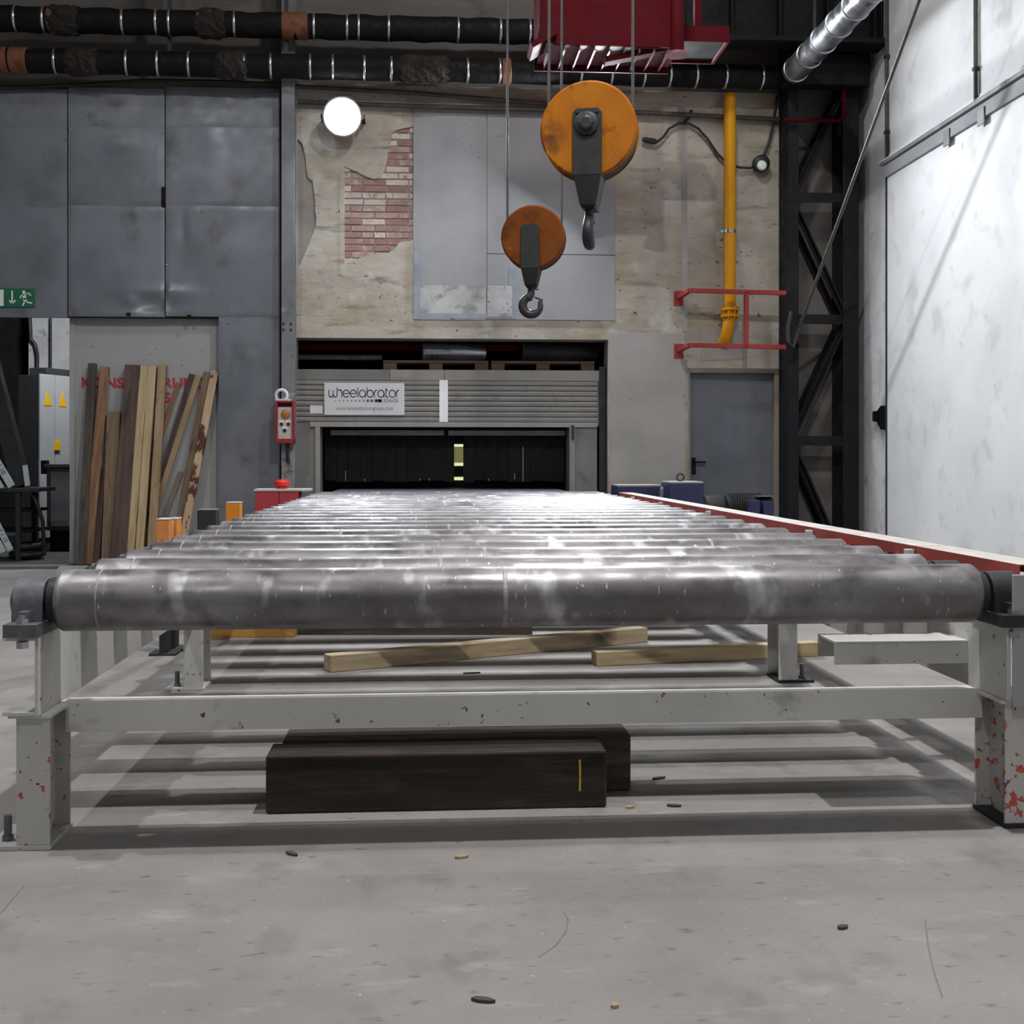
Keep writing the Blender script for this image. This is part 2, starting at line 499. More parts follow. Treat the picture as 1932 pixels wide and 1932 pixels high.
pm('warning_yellow', [(226, 176, 20), (234, 186, 30)], rough=(0.5, 0.6), bump=0)
pm('exit_green', [(22, 92, 66), (26, 100, 72)], rough=(0.4, 0.55), bump=0)
pm('exit_white', [(214, 222, 218), (222, 230, 226)], rough=(0.4, 0.55), bump=0)
pm('control_red', [(128, 26, 34), (144, 34, 40)], scale=5, rough=(0.45, 0.6), bump=0)
pm('box_red', [(160, 46, 56), (176, 56, 64)], scale=3, rough=(0.45, 0.65), bump=0.05, spots=[((184, 84, 88), 5, 0.64, 0.76)])
pm('stop_red', [(196, 24, 24), (208, 32, 30)], rough=(0.3, 0.45), bump=0)
pm('control_face', [(186, 180, 176), (198, 192, 188)], scale=5, rough=(0.5, 0.65), bump=0)
pm('amber_lens', [(160, 108, 40), (176, 120, 48)], rough=(0.3, 0.45), bump=0)
pm('motor_blue', [(32, 38, 74), (40, 46, 86)], scale=4, rough=(0.4, 0.6), bump=0.05, spots=[((100, 106, 128), 7, 0.68, 0.78)])
pm('pallet_wood', [(74, 56, 48), (92, 70, 58)], scale=4, rough=(0.8, 0.95), bump=0.2, stretch=(1, 6, 6))
for nm, cols, sp in (
        ('wood_dark', [(58, 50, 46), (74, 64, 58), (86, 76, 68)], ((44, 38, 36), 4, 0.58, 0.72, (4, 4, 0.5))),
        ('wood_umber', [(72, 56, 52), (88, 68, 62), (98, 78, 70)], ((56, 44, 42), 4, 0.58, 0.72, (4, 4, 0.5))),
        ('wood_pine', [(136, 112, 86), (156, 132, 102), (168, 146, 116)], ((92, 64, 46), 3.2, 0.57, 0.68, (2, 2, 0.8))),
        ('wood_pale', [(164, 142, 106), (182, 162, 126), (192, 174, 140)], ((104, 78, 56), 3.0, 0.61, 0.72, (2, 2, 0.6))),
        ('wood_reddish', [(112, 80, 60), (134, 98, 74), (150, 116, 90)], ((110, 66, 44), 4, 0.58, 0.70, (3, 3, 0.6))),
        ('wood_brown', [(98, 80, 64), (120, 100, 80), (134, 114, 92)], ((86, 64, 48), 3, 0.58, 0.72, (3, 3, 0.6))),
        ('wood_grey', [(104, 94, 82), (124, 112, 98), (132, 122, 108)], ((80, 70, 62), 4, 0.6, 0.72, (3, 3, 0.6))),
        ('wood_bark', [(178, 150, 120), (198, 174, 144)], ((82, 46, 34), 4.5, 0.50, 0.56, (2, 2, 0.9))),
        ('wood_stained', [(150, 132, 104), (174, 156, 126), (188, 172, 144)], ((72, 58, 50), 2.6, 0.53, 0.66, (1, 1, 0.8))),
        ('wood_sleeper', [(26, 22, 20), (42, 34, 30), (58, 46, 38)], ((92, 72, 54), 2.0, 0.54, 0.70, (2, 2, 0.7))),
        ('wood_ochre', [(176, 128, 58), (194, 146, 70)], ((140, 100, 52), 4, 0.6, 0.72, (3, 3, 0.5)))):
    pm(nm, cols, scale=5, detail=4, rough=(0.65, 0.88), bump=0.25, bscale=26, stretch=(5, 5, 0.45), spots=[sp], rand=True, bdist=0.003)
pm('sleeper_top', [(92, 76, 62), (124, 104, 84)], scale=9, rough=(0.75, 0.9), bump=0.3, stretch=(5, 5, 0.5))
pm('yellow_mark', [(214, 172, 30), (224, 182, 40)], rough=(0.6, 0.8), bump=0)
pm('plaque_white', [(176, 186, 192), (196, 204, 210)], scale=6, rough=(0.4, 0.6), bump=0)
pm('print_black', [(40, 40, 48), (50, 50, 58)], rough=(0.6, 0.8), bump=0)
pm('chip_wood', [(150, 130, 104), (180, 160, 134)], scale=20, rough=(0.7, 0.9), bump=0.1)
pm('chip_dark', [(62, 54, 50), (84, 74, 68)], scale=20, rough=(0.7, 0.9), bump=0.1)
emit('flood_glass', (0.92, 0.97, 1.0), 60)
emit('chamber_glow', (0.85, 0.86, 0.50), 0.9)
emit('chamber_glow_dim', (0.45, 0.42, 0.16), 0.35)

# ------------------------------------------------------------------ the setting
WY = 12.5           # front plane of the end wall
ZR = 8.6            # roof height
XWL = -9.0
XR = 4.57           # right-hand wall face
m = MB(); m.box(-9, 5.2, -6, 12.62, -0.1, 0); floor = m.build('floor', 'concrete', kind='structure', origin=(0, 0, 0))
for pts_, wd_ in (([(1064, 1722), (1072, 1735), (1068, 1758), (1048, 1785), (1016, 1806)], 0.004), ([(1745, 1735), (1752, 1790), (1764, 1840), (1778, 1882)], 0.003),
                  ([(455, 1805), (500, 1797)], 0.005), ([(830, 1575), (866, 1590), (892, 1578)], 0.003), ([(0, 1725), (45, 1672)], 0.004)):
    m = MB(); m.ribbon([(at(px, py, Z=0).x, at(px, py, Z=0).y) for px, py in pts_], wd_, 'z', 0.0001, 0.0005)
    m.build('scuff_mark', 'scuff', floor)
m = MB(); m.box(-9, 5.2, -6, 16, ZR, ZR + 0.1); m.build('ceiling', 'upper_concrete', kind='structure')

# end wall, masonry core with the machine opening and the door opening
xoL, xoR = xat(557, WY), xat(1147, WY)
zo = zat(850, 639, WY)
xdL, xdR = xat(1298, WY), xat(1470, WY)
zd = zat(1384, 695, WY)
xw0 = xat(540, WY)
zpl = zat(1000, 172, WY)      # where the painted plaster ends under the pipes
m = MB()
m.box(xw0, xoL, WY + 0.03, WY + 0.3, 0, zo)
m.box(xw0, XR + 0.05, WY + 0.03, WY + 0.3, zo, ZR)
m.box(xoR, xdL, WY + 0.03, WY + 0.3, 0, zo)
m.box(xdR, XR + 0.05, WY + 0.03, WY + 0.3, 0, zo)
m.box(xdL, xdR, WY + 0.03, WY + 0.3, zd, zo)
wall_back = m.build('wall_back', 'cement_render', kind='structure', origin=(0, WY, 0))


def wp(px, py):
    p = at(px, py, Y=WY)
    return (p.x, p.z)


brick_hole = [wp(*p) for p in ((650, 314), (657, 317), (665, 321), (674, 324), (686, 331), (696, 335), (706, 338), (714, 336), (719, 331), (725, 321), (727, 311),
                               (731, 300), (731, 292), (733, 283), (735, 274), (738, 262), (742, 248), (752, 244), (761, 242), (779, 239), (779, 455),
                               (766, 455), (753, 458), (746, 467), (737, 474), (730, 480), (722, 483), (711, 480), (699, 480), (688, 484), (675, 488),
                               (662, 494), (650, 498))]
grey_hole = [wp(*p) for p in ((561, 262), (570, 270), (574, 285), (577, 300), (578, 318), (581, 335), (590, 342), (592, 360), (595, 380), (594, 396), (597, 410),
                              (596, 424), (592, 437), (585, 455), (580, 468), (573, 484), (567, 498), (561, 505))]
xl = xat(557.5, WY)
outer = [(xl, 4.99), (xl, zo), (xoR, zo), (xoR, 0), (xdL, 0), (xdL, zd), (xdR, zd), (xdR, 0), (XR, 0), (XR, 4.99)]
m = MB(); m.prism([outer, brick_hole, grey_hole], 'y', WY, WY + 0.03)
m.build('plaster_coat', 'plaster', wall_back)
m = MB(); m.box(xw0, XR, WY + 0.005, WY + 0.03, 4.99, ZR); m.build('bare_concrete', 'upper_concrete', wall_back)


def inside(p, poly):
    c = False
    for i in range(len(poly)):
        a, b = poly[i], poly[i - 1]
        if (a[1] > p[1]) != (b[1] > p[1]) and p[0] < (b[0] - a[0]) * (p[1] - a[1]) / (b[1] - a[1]) + a[0]:
            c = not c
    return c


bx0, bx1 = min(p[0] for p in brick_hole), max(p[0] for p in brick_hole)
bz0, bz1 = min(p[1] for p in brick_hole), max(p[1] for p in brick_hole)
variants = {}
for mt in ('brick_red', 'brick_dark', 'brick_pale'):
    for ln in (0.232, 0.112):
        m = MB(); m.box(-ln / 2, ln / 2, WY - 0.02, WY + 0.06, -0.028, 0.028)
        o = m.build('brick', mt, wall_back, bevel=0.004)
        variants[(mt, ln)] = o
first = set()
row = 0
z = bz0 + 0.03
while z < bz1 + 0.03:
    full = row % 2 == 0
    ln = 0.232 if (row % 3) else 0.112
    x = bx0 - (0.06 if full else 0.17)
    while x < bx1 + 0.12:
        l2 = random.choice((0.232, 0.232, 0.112))
        xc = x + l2 / 2
        pts = [(xc + dx, z + dz) for dx in (-l2 / 2, 0, l2 / 2) for dz in (-0.03, 0.03)]
        if any(inside(p, brick_hole) for p in pts):
            mt = random.choices(('brick_red', 'brick_dark', 'brick_pale'), (5, 3, 2 if z < bz1 - 0.75 else 4))[0]
            src = variants[(mt, l2)]
            loc = Vector((xc, WY + 0.041 + random.uniform(-0.006, 0.003), z)) - wloc(wall_back)
            if (mt, l2) not in first:
                first.add((mt, l2)); src.location = loc
            else:
                c = src.copy(); COL.objects.link(c); c.location = loc
                c.rotation_euler = (0, random.uniform(-0.01, 0.01), 0)
        x += l2 + 0.012
    z += 0.069
    row += 1
for k, o in variants.items():
    if k not in first:
        bpy.data.objects.remove(o)

# boarded-up window: white sheets set on the plaster
def sheet(name, x0, x1, y0, y1, mat, d=0.014, base=0.0, par=wall_back):
    p, q = at(x0, y1, Y=WY - base), at(x1, y0, Y=WY - base)
    m = MB(); m.box(p.x, q.x, WY - base - d, WY - base, p.z, q.z)
    return m.build(name, mat, par, bevel=0.002)


sheet('window_sheet', 780, 918, 196, 455, 'white_panel')
sheet('window_sheet', 919, 1160, 196, 480, 'white_panel')
sheet('window_sheet', 780, 918, 456, 538, 'white_panel')
sheet('window_sheet', 919, 1160, 481, 603, 'white_panel')
sheet('window_sheet', 780, 918, 539, 603, 'white_board')
sheet('window_board', 919, 966, 540, 598, 'white_board', 0.004, 0.014)
for a in ((781, 793, 470, 602), (960, 974, 505, 601), (793, 960, 592, 600)):
    sheet('paint_stroke', *a, 'blue_grey_paint', 0.002, 0.014)
sheet('plaster_repair', 1150, 1292, 629, 940, 'grey_plaster', 0.008)
sheet('plaster_repair', 1286, 1297, 250, 625, 'grey_plaster', 0.005)
sheet('plaster_repair', 640, 649, 330, 520, 'plaster', 0.004)
sheet('shaded_strip', 1486, 1616, 180, 1060, 'shaded_plaster', 0.005)  # darker sheet: shade behind the column put into the colour, with some dirt
pl = [wp(*p) for p in ((1318, 628), (1330, 622), (1398, 622), (1402, 650), (1404, 678), (1320, 680), (1325, 655))]
m = MB(); m.prism(pl, 'y', WY - 0.006, WY); m.build('mortar_patch', 'cement_render', wall_back)

# grey sheet-metal wall on the left
PY = 12.47
xcol = xat(528, PY)
xdo = xat(412, PY)
zdo = zat(200, 598, PY)
ztop = zat(300, 165, PY)
m = MB()
m.box(XWL, xdo, PY + 0.055, PY + 0.12, zdo, ztop)
m.box(xdo, xcol + 0.15, PY + 0.055, PY + 0.12, 0, ztop)
wall_left = m.build('wall_left', 'dark_joint', kind='structure', origin=(0, PY, 0))
m = MB(); m.box(XWL, xcol + 0.15, PY + 0.05, PY + 0.25, ztop, ZR); m.build('concrete_lintel', 'upper_concrete', wall_left)


def dent(x, z):
    """old forklift dents in the sheet over the doorway"""
    d = 0
    for (cx, cz, rx, rz, am) in dents:
        r = ((x - cx) / rx) ** 2 + ((z - cz) / rz) ** 2
        d += am * math.exp(-r * 1.6)
    return d


dc = at(285, 568, Y=PY)
dents = [(dc.x - 0.02, dc.z - 0.02, 0.30, 0.11, 0.030), (dc.x + 0.10, dc.z + 0.09, 0.36, 0.08, -0.022), (dc.x - 0.20, dc.z + 0.0, 0.10, 0.07, -0.022),
         (at(345, 430, Y=PY).x, at(345, 430, Y=PY).z, 0.05, 0.22, 0.008), (at(330, 270, Y=PY).x, at(330, 270, Y=PY).z, 0.06, 0.14, -0.012),
         (at(230, 270, Y=PY).x, at(230, 270, Y=PY).z, 0.30, 0.12, -0.012), (at(460, 480, Y=PY).x, at(460, 480, Y=PY).z, 0.35, 0.25, -0.010)]


def metal_panel(x0, x1, y0, y1, n=20):
    a, b = at(x0, y1, Y=PY), at(x1, y0, Y=PY)
    X0, X1, Z0, Z1 = a.x + 0.003, b.x - 0.003, a.z + 0.003, b.z - 0.003
    m = MB(); vs = []; fs = []
    for j in range(n + 1):
        for i in range(n + 1):
            x = X0 + (X1 - X0) * i / n; zz = Z0 + (Z1 - Z0) * j / n
            ed = 0.004 if (i in (0, n) or j in (0, n)) else 0
            vs.append((x, PY + dent(x, zz) * (0 if ed else 1) * 1.15 + ed, zz))
    for j in range(n):
        for i in range(n):
            fs.append((j * (n + 1) + i, j * (n + 1) + i + 1, (j + 1) * (n + 1) + i + 1, (j + 1) * (n + 1) + i))
    m.add(vs, fs)
    rim = [(X0, PY + 0.055, Z0), (X1, PY + 0.055, Z0), (X1, PY + 0.055, Z1), (X0, PY + 0.055, Z1)]
    k = [0, n, (n + 1) * (n + 1) - 1, n * (n + 1)]
    o = len(m.v); m.v += [Vector(p) for p in rim]
    for q in range(4):
        q2 = (q + 1) % 4
        m.f.append((k[q], o + q, o + q2, k[q2])); m.mi.append(0)
    m.build('metal_panel', 'sheet_grey', wall_left, smooth=True)


for (c0, c1) in ((-220, 127), (128, 311), (312, 527)):
    metal_panel(c0, c1, 167, 239, 10)
    metal_panel(c0, c1, 240, 388, 24)
    metal_panel(c0, c1, 389, 597, 40 if c0 > 0 else 14)
metal_panel(412, 527, 598, 1066, 16)
metal_panel(-600, -221, 167, 388, 8)
metal_panel(-600, -221, 389, 597, 8)
for (px, py) in ((132, 243), (124, 264), (308, 250), (295, 276), (316, 420), (525, 264), (522, 388), (380, 400), (449, 472), (314, 500), (168, 372), (430, 610)):
    p = at(px, py, Y=PY)
    m = MB(); m.lathe((p.x, PY + 0.002, p.z), (0, -1, 0), [(0, 0.012), (0.006, 0.010), (0.010, 0.004)], 10)
    m.build('rivet', 'bright_steel', wall_left, smooth=True)
for (px, py, hh) in ((309, 372, 0.20), (357, 598, 0.04), (243, 593, 0.03)):
    p = at(px, py, Y=PY)
    m = MB(); m.box(p.x - 0.02, p.x + 0.02, PY - 0.025, PY + 0.002, p.z - hh / 2, p.z + hh / 2)
    m.build('hinge_block', 'black_steel', wall_left, bevel=0.006)

# sliding door panel behind the left wall (text mostly hidden by the timber)
SY = 12.62
x0, x1 = xat(133, SY), xat(430, SY)
door3 = thing('door_3', ((x0 + x1) / 2, SY, 0), kind='structure')
m = MB(); m.box(x0, x1, SY, SY + 0.06, 0.02, zdo + 0.15); m.build('door_leaf', 'sliding_white', door3, bevel=0.004)
m = MB(); m.box(x0 - 0.005, x0 + 0.05, SY - 0.02, SY + 0.08, 0.02, zdo + 0.15); m.build('edge_profile', 'sliding_white', door3, bevel=0.004)
p = at(153, 731, Y=SY)
hgt = (731 - 713) / FPX * SY
text_mesh('lettering', 'KONSERVIERUNG', hgt / 0.70, 'red_print', (p.x, SY - 0.002, p.z), door3, sx=1.11, bold=0.006)
p = at(310, 759, Y=SY)
text_mesh('lettering', 'S', hgt / 0.70, 'red_print', (p.x, SY - 0.002, p.z), door3, bold=0.006)
for (px, py) in ((176, 653), (297, 657), (285, 667), (345, 688)):
    p = at(px, py, Y=SY)
    m = MB(); m.lathe((p.x, SY + 0.002, p.z), (0, -1, 0), [(0, 0.02), (0.006, 0.014), (0.010, 0.004)], 12); m.build('dimple', 'sliding_white', door3, smooth=True)

# side room seen through the open doorway
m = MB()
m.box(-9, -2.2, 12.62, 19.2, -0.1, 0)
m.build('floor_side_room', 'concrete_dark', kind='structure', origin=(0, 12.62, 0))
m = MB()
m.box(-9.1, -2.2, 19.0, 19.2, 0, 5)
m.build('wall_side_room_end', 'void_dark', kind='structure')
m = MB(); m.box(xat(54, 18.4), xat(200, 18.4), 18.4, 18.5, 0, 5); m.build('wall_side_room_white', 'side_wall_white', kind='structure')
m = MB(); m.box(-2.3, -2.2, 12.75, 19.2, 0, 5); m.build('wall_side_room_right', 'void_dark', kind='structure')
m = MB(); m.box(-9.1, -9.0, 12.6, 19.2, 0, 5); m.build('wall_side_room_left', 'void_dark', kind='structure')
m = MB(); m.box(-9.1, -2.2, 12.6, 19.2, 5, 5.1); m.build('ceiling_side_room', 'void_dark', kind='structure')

m = MB(); m.box(-8.9, xat(152, 12.2), 12.10, 12.36, 0.0, 0.006); m.build('trim_2', 'floor_track', kind='structure')

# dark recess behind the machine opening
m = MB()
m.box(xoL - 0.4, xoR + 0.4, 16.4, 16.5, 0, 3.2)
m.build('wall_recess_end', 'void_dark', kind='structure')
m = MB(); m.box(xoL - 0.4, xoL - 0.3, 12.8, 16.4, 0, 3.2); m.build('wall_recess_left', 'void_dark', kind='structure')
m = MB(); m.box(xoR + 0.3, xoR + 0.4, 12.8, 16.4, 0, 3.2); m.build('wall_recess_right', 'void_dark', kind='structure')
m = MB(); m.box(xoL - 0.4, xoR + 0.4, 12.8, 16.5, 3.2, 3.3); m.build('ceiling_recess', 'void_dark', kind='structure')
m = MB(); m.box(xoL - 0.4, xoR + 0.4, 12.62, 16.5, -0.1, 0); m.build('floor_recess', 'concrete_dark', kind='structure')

# grey door on the right
dr = thing('door_1', ((xdL + xdR) / 2, WY + 0.05, 0), kind='structure')
fw = 0.055
m = MB()
m.box(xdL, xdL + 0.02, WY - 0.02, WY + 0.14, 0, zd); m.box(xdR - fw, xdR, WY - 0.02, WY + 0.14, 0, zd)
m.box(xdL + 0.02, xdR - fw, WY - 0.02, WY + 0.14, zd - 0.05, zd)
m.build('door_frame', 'door_frame', dr, bevel=0.004)
m = MB(); m.box(xdL + 0.02, xdR - fw, WY + 0.07, WY + 0.11, 0.01, zd - 0.05); m.build('door_leaf', 'door_grey', dr, bevel=0.003)
h = at(1309, 872, Y=WY + 0.06)
m = MB(); m.box(h.x - 0.022, h.x + 0.022, WY + 0.058, WY + 0.07, h.z - 0.13, h.z + 0.05); m.build('lock_plate', 'black_steel', dr, bevel=0.004)
m = MB(); m.cyl((h.x, WY + 0.07, h.z), (h.x, WY + 0.02, h.z), 0.011, 12); m.cyl((h.x - 0.008, WY + 0.02, h.z), (h.x + 0.12, WY + 0.02, h.z), 0.011, 12)
m.build('door_handle', 'black_steel', dr, smooth=True)

# right-hand wall, sliding door panel on it
ysplit = at(1675, 700, X=XR).y
m = MB(); m.box(XR + 0.06, XR + 0.35, -6, ysplit, 0, ZR)
m.box(XR, XR + 0.35, ysplit, WY + 0.33, 0, ZR)
wall_right = m.build('wall_right', 'whitewash_old', kind='structure', origin=(XR, 0, 0))
zrail = zat(1675, 318, ysplit)
d2 = thing('door_2', (XR, 5, 0), kind='structure')
m = MB(); m.box(XR - 0.02, XR + 0.055, -4, ysplit - 0.035, 0.02, zrail - 0.03); m.build('door_leaf', 'door_white', d2, bevel=0.004)
m = MB(); m.box(XR - 0.005, XR + 0.058, -6, ysplit - 0.01, zrail + 0.06, ZR); m.build('upper_wall_coat', 'whitewash', wall_right)
m = MB(); m.box(XR - 0.03, XR + 0.058, ysplit - 0.033, ysplit - 0.012, 0, zrail); m.build('door_stop', 'dark_joint', d2)
tr = thing('trim_1', (XR, 5, zrail), kind='structure')
m = MB(); m.box(XR - 0.09, XR - 0.006, -4, ysplit + 0.03, zrail + 0.05, zrail + 0.06); m.box(XR - 0.015, XR - 0.006, -4, ysplit + 0.03, zrail + 0.06, zrail + 0.13)
m.build('rail_angle', 'whitewash', tr, bevel=0.002)
m = MB(); m.box(XR - 0.085, XR - 0.055, -4, ysplit, zrail + 0.02, zrail + 0.05); m.build('rail_track', 'post_grey', tr)
m = MB(); m.box(XR - 0.05, XR - 0.02, -4, ysplit - 0.04, zrail - 0.10, zrail + 0.05); m.build('hanger_strip', 'white_panel', tr, bevel=0.002)
for px in (1785, 1850):
    q = at(px, 500, X=XR - 0.06).y
    m = MB(); m.box(XR - 0.062, XR - 0.05, q - 0.06, q + 0.06, zrail - 0.16, zrail - 0.02); m.build('hanger_plate', 'post_grey', tr, bevel=0.004)
b = at(1662, 785, X=XR)
m = MB(); m.prism([(b.y + 0.10, b.z - 0.05), (b.y + 0.10, b.z + 0.05), (b.y - 0.02, b.z + 0.05), (b.y - 0.12, b.z + 0.10), (b.y - 0.12, b.z - 0.14), (b.y - 0.02, b.z - 0.06)], 'x', XR - 0.05, XR + 0.005)
m.build('latch_bracket', 'black_steel', label='black steel latch bracket on the white wall beside the sliding door edge', cat='bracket')

# conduits on the right-hand wall
for (px, y1, nm) in ((1673, 300, 'dark conduit running down the right wall to the door rail end'), (1841, 190, 'short dark conduit on the upper right wall above the door rail')):
    q = at(px, y1, X=XR - 0.03)
    cn = thing('conduit', (q.x, q.y, q.z), nm, 'conduit')
    m = MB(); m.tube([(q.x, q.y, q.z), (q.x, q.y + 0.004, q.z + 1.2), (q.x, q.y, ZR - 0.01)], 0.018, 10); m.build('conduit_pipe', 'conduit', cn, smooth=True)
    for zz in (q.z + 0.25, q.z + 1.0):
        m = MB(); m.box(q.x - 0.022, XR + 0.0, q.y - 0.024, q.y + 0.024, zz, zz + 0.03); m.build('clip', 'dark_steel', cn)

# ------------------------------------------------------------------ steel posts and columns
xp0, xp1 = xat(531, 12.3), xat(556, 12.3)
pc = (xp0 + xp1) / 2
post = thing('steel_post', (pc, 12.38, 0), 'grey steel post between the metal-clad wall and the plaster wall', 'post')
m = MB()
m.box(xp0, xp1, 12.30, 12.312, 0, ZR); m.box(xp0, xp1, 12.45, 12.462, 0, ZR); m.box(pc - 0.006, pc + 0.006, 12.312, 12.45, 0, ZR)
m.build('shaft', 'post_grey', post, bevel=0.002)
q0, q1 = at(540, 742, Y=12.3).z, at(540, 600, Y=12.3).z
m = MB(); m.box(xp0 - 0.0, xp1 + 0.004, 12.290, 12.30, 0, q0); m.build('worn_cover_plate', 'post_worn', post, bevel=0.002)
for (px, py) in ((535, 611), (549, 611), (535, 622), (549, 622)):
    p = at(px, py, Y=12.3)
    m = MB(); m.cyl((p.x, 12.30, p.z), (p.x, 12.288, p.z), 0.013, 6); m.build('bolt', 'dark_steel', post)

# lattice column in the right corner
xa, xb = xat(1482, 12.2), xat(1614, 12.2)
lc = thing('lattice_column', ((xa + xb) / 2, 12.25, 0), 'black lattice steel column in the corner right of the grey door', 'column')
for (u0, u1, nm) in ((xa, xa + 0.11, 'chord'), (xb - 0.17, xb, 'chord')):
    m = MB(); m.box(u0, u1, 12.10, 12.115, 0, ZR)
    xe = u0 if u0 == xa else u1 - 0.015
    m.box(xe, xe + 0.015, 12.115, 12.42, 0, ZR); m.box(u0, u1, 12.42, 12.435, 0, ZR)
    m.build(nm, 'column_paint', lc, bevel=0.002)
nodes = [zat(1550, y, 12.2) for y in (1075, 832, 604, 376, 160, -60)]
for i, zz in enumerate(nodes[:-1]):
    m = MB(); m.box(xa + 0.05, xb - 0.05, 12.12, 12.135, zz - 0.05, zz + 0.05); m.box(xa + 0.05, xb - 0.05, 12.135, 12.2, zz + 0.04, zz + 0.05)
    m.build('batten', 'column_paint', lc)
for i in range(5):
    l, r = (xa + 0.06, xb - 0.10)
    p0, p1 = ((r, nodes[i]), (l, nodes[i + 1])) if i % 2 == 0 else ((l, nodes[i]), (r, nodes[i + 1]))
    for yy in (12.15, 12.40):
        m = MB(); m.beam((p0[0], yy, p0[1]), (p1[0], yy, p1[1]), 0.015, 0.085, ref=(0, 1, 0))
        m.beam((p0[0], yy + 0.04, p0[1]), (p1[0], yy + 0.04, p1[1]), 0.07, 0.012, ref=(0, 1, 0))
        m.build('diagonal', 'column_paint', lc)

# dark crane runway girder and clutter high in the right corner
rg = thing('runway_girder', (3.3, 11.7, 5.55), 'black crane runway girder high in the right corner above the pipes', 'girder')
m = MB(); m.box(2.35, XR - 0.01, 11.55, 11.85, 5.22, 5.27); m.box(2.35, XR - 0.01, 11.68, 11.72, 5.27, 6.3); m.box(2.35, XR - 0.01, 11.55, 11.85, 6.3, 6.35); m.build('girder_beam', 'black_steel', rg)
for i in range(5):
    xx = 2.5 + i * 0.48
    m = MB(); m.box(xx, xx + 0.02, 11.57, 11.83, 5.27, 6.3); m.build('stiffener', 'black_steel', rg)
m = MB(); m.box(3.62, 4.5, 11.88, 12.08, 4.9, 5.22); m.build('corbel_plate', 'black_steel', rg, bevel=0.01)

# ------------------------------------------------------------------ pipes under the roof
def insulated_pipe(label, zc, yc, x0, x1, strap_px, rust, torn, rad):
    t = thing('insulated_pipe', ((x0 + x1) / 2, yc, zc), label, 'pipe')
    n = 60
    pts = []
    prev = 0
    for i in range(n + 1):
        x = x0 + (x1 - x0) * i / n
        pts.append((x, yc, zc + 0.006 * math.sin(i * 1.7)))
    m = MB(); m.tube(pts, [rad * (1 + 0.03 * math.sin(i * 2.3)) for i in range(n + 1)], 24)
    m.build('pipe_body', 'pipe_wrap', t, smooth=True)
    for px in strap_px:
        x = xat(px, yc - rad)
        m = MB(); m.lathe((x - 0.010, yc, zc), (1, 0.06, 0), [(0, rad * 1.03), (0.004, rad * 1.055), (0.018, rad * 1.055), (0.022, rad * 1.03)], 28)
        m.build('strap', 'strap_silver', t, smooth=True)
    for (p0, p1) in rust:
        xA, xB = xat(p0, yc - rad), xat(p1, yc - rad)
        m = MB(); m.lathe((xA, yc, zc), (1, 0, 0), [(0, rad * 0.98), (0.01, rad * 1.06), (xB - xA - 0.01, rad * 1.06), (xB - xA, rad * 0.98)], 24)
        m.build('bare_section', 'rusty_pipe', t, smooth=True)
    for px in torn:
        xA = xat(px, yc - rad)
        rs = random.Random(px)
        vs = []
        prof = []
        m = MB()
        K, Q = 18, 7
        for q in range(Q):
            for k in range(K):
                a = 2 * PI * k / K
                r = rad * (1.02 + (0.0 if q in (0, Q - 1) else rs.uniform(0.02, 0.26)))
                vs.append((xA + (q - Q / 2) * 0.05 + rs.uniform(-0.02, 0.02), yc + r * math.cos(a), zc + r * math.sin(a)))
        fs = [(q * K + k, q * K + (k + 1) % K, (q + 1) * K + (k + 1) % K, (q + 1) * K + k) for q in range(Q - 1) for k in range(K)]
        m.add(vs, fs); m.build('torn_wrap', 'pipe_torn', t)
    for px in (320, 1045, 1330, 540):
        x = xat(px, yc)
        m = MB(); m.box(x - 0.02, x + 0.02, yc - 0.01, yc + 0.01, zc + rad, min(zc + 1.6, ZR)); m.build('hanger', 'dark_steel', t)
    return t


insulated_pipe('upper black insulated pipe with silver straps high on the end wall', zat(470, 47, 12.1), 12.1, xat(-250, 12.1), xat(1075, 12.1),
               (22, 76, 226, 290, 315, 371, 439, 590, 653, 675, 732, 864, 944, 1000), ((85, 98), (375, 412), (530, 580)), (118, 400), 0.125)
insulated_pipe('lower black insulated pipe with silver straps below the other pipe on the end wall', zat(740, 130, 12.16), 12.16, xat(-250, 12.16), xat(1476, 12.16),
               (98, 167, 234, 293, 352, 417, 458, 508, 583, 626, 686, 737, 808, 882, 943, 1097, 1155, 1217, 1266, 1316, 1372, 1441), ((-6, 10), (12, 46), (948, 966)), (155, 440, 790, 822), 0.120)

def wall_tube(name, label, cat, pts, r, mat, n=12):
    m = MB(); m.tube(pts, r, n)
    return m.build(name, mat, smooth=True, label=label, cat=cat)


A = lambda px, py, Y: at(px, py, Y=Y)
wall_tube('conduit', 'thin brown conduit running just below the lower insulated pipe', 'conduit', [A(560, 163, 12.42), A(790, 176, 12.42), A(1040, 197, 12.42)], 0.022, 'conduit')
wall_tube('conduit', 'long brown conduit crossing the end wall from the lit lamp to the yellow pipe', 'conduit', [A(562, 192, 12.42), A(800, 201, 12.42), A(1200, 212, 12.42), A(1484, 226, 12.42)], 0.024, 'conduit')
wall_tube('conduit', 'dark red pipe with a right-angle bend in front of the lattice column', 'conduit', [A(1478, 226, 12.02), A(1580, 228, 12.02), A(1590, 224, 12.02), A(1592, 212, 12.02), A(1592, 120, 12.02)], 0.02, 'crane_red')
wall_tube('sagging_cable', 'dark sagging cable along the top edge of the metal wall', 'cable', [A(-200, 172, 12.40), A(0, 166, 12.40), A(150, 160, 12.40), A(270, 152, 12.40), A(420, 154, 12.40), A(535, 160, 12.40)], 0.02, 'cable_black')

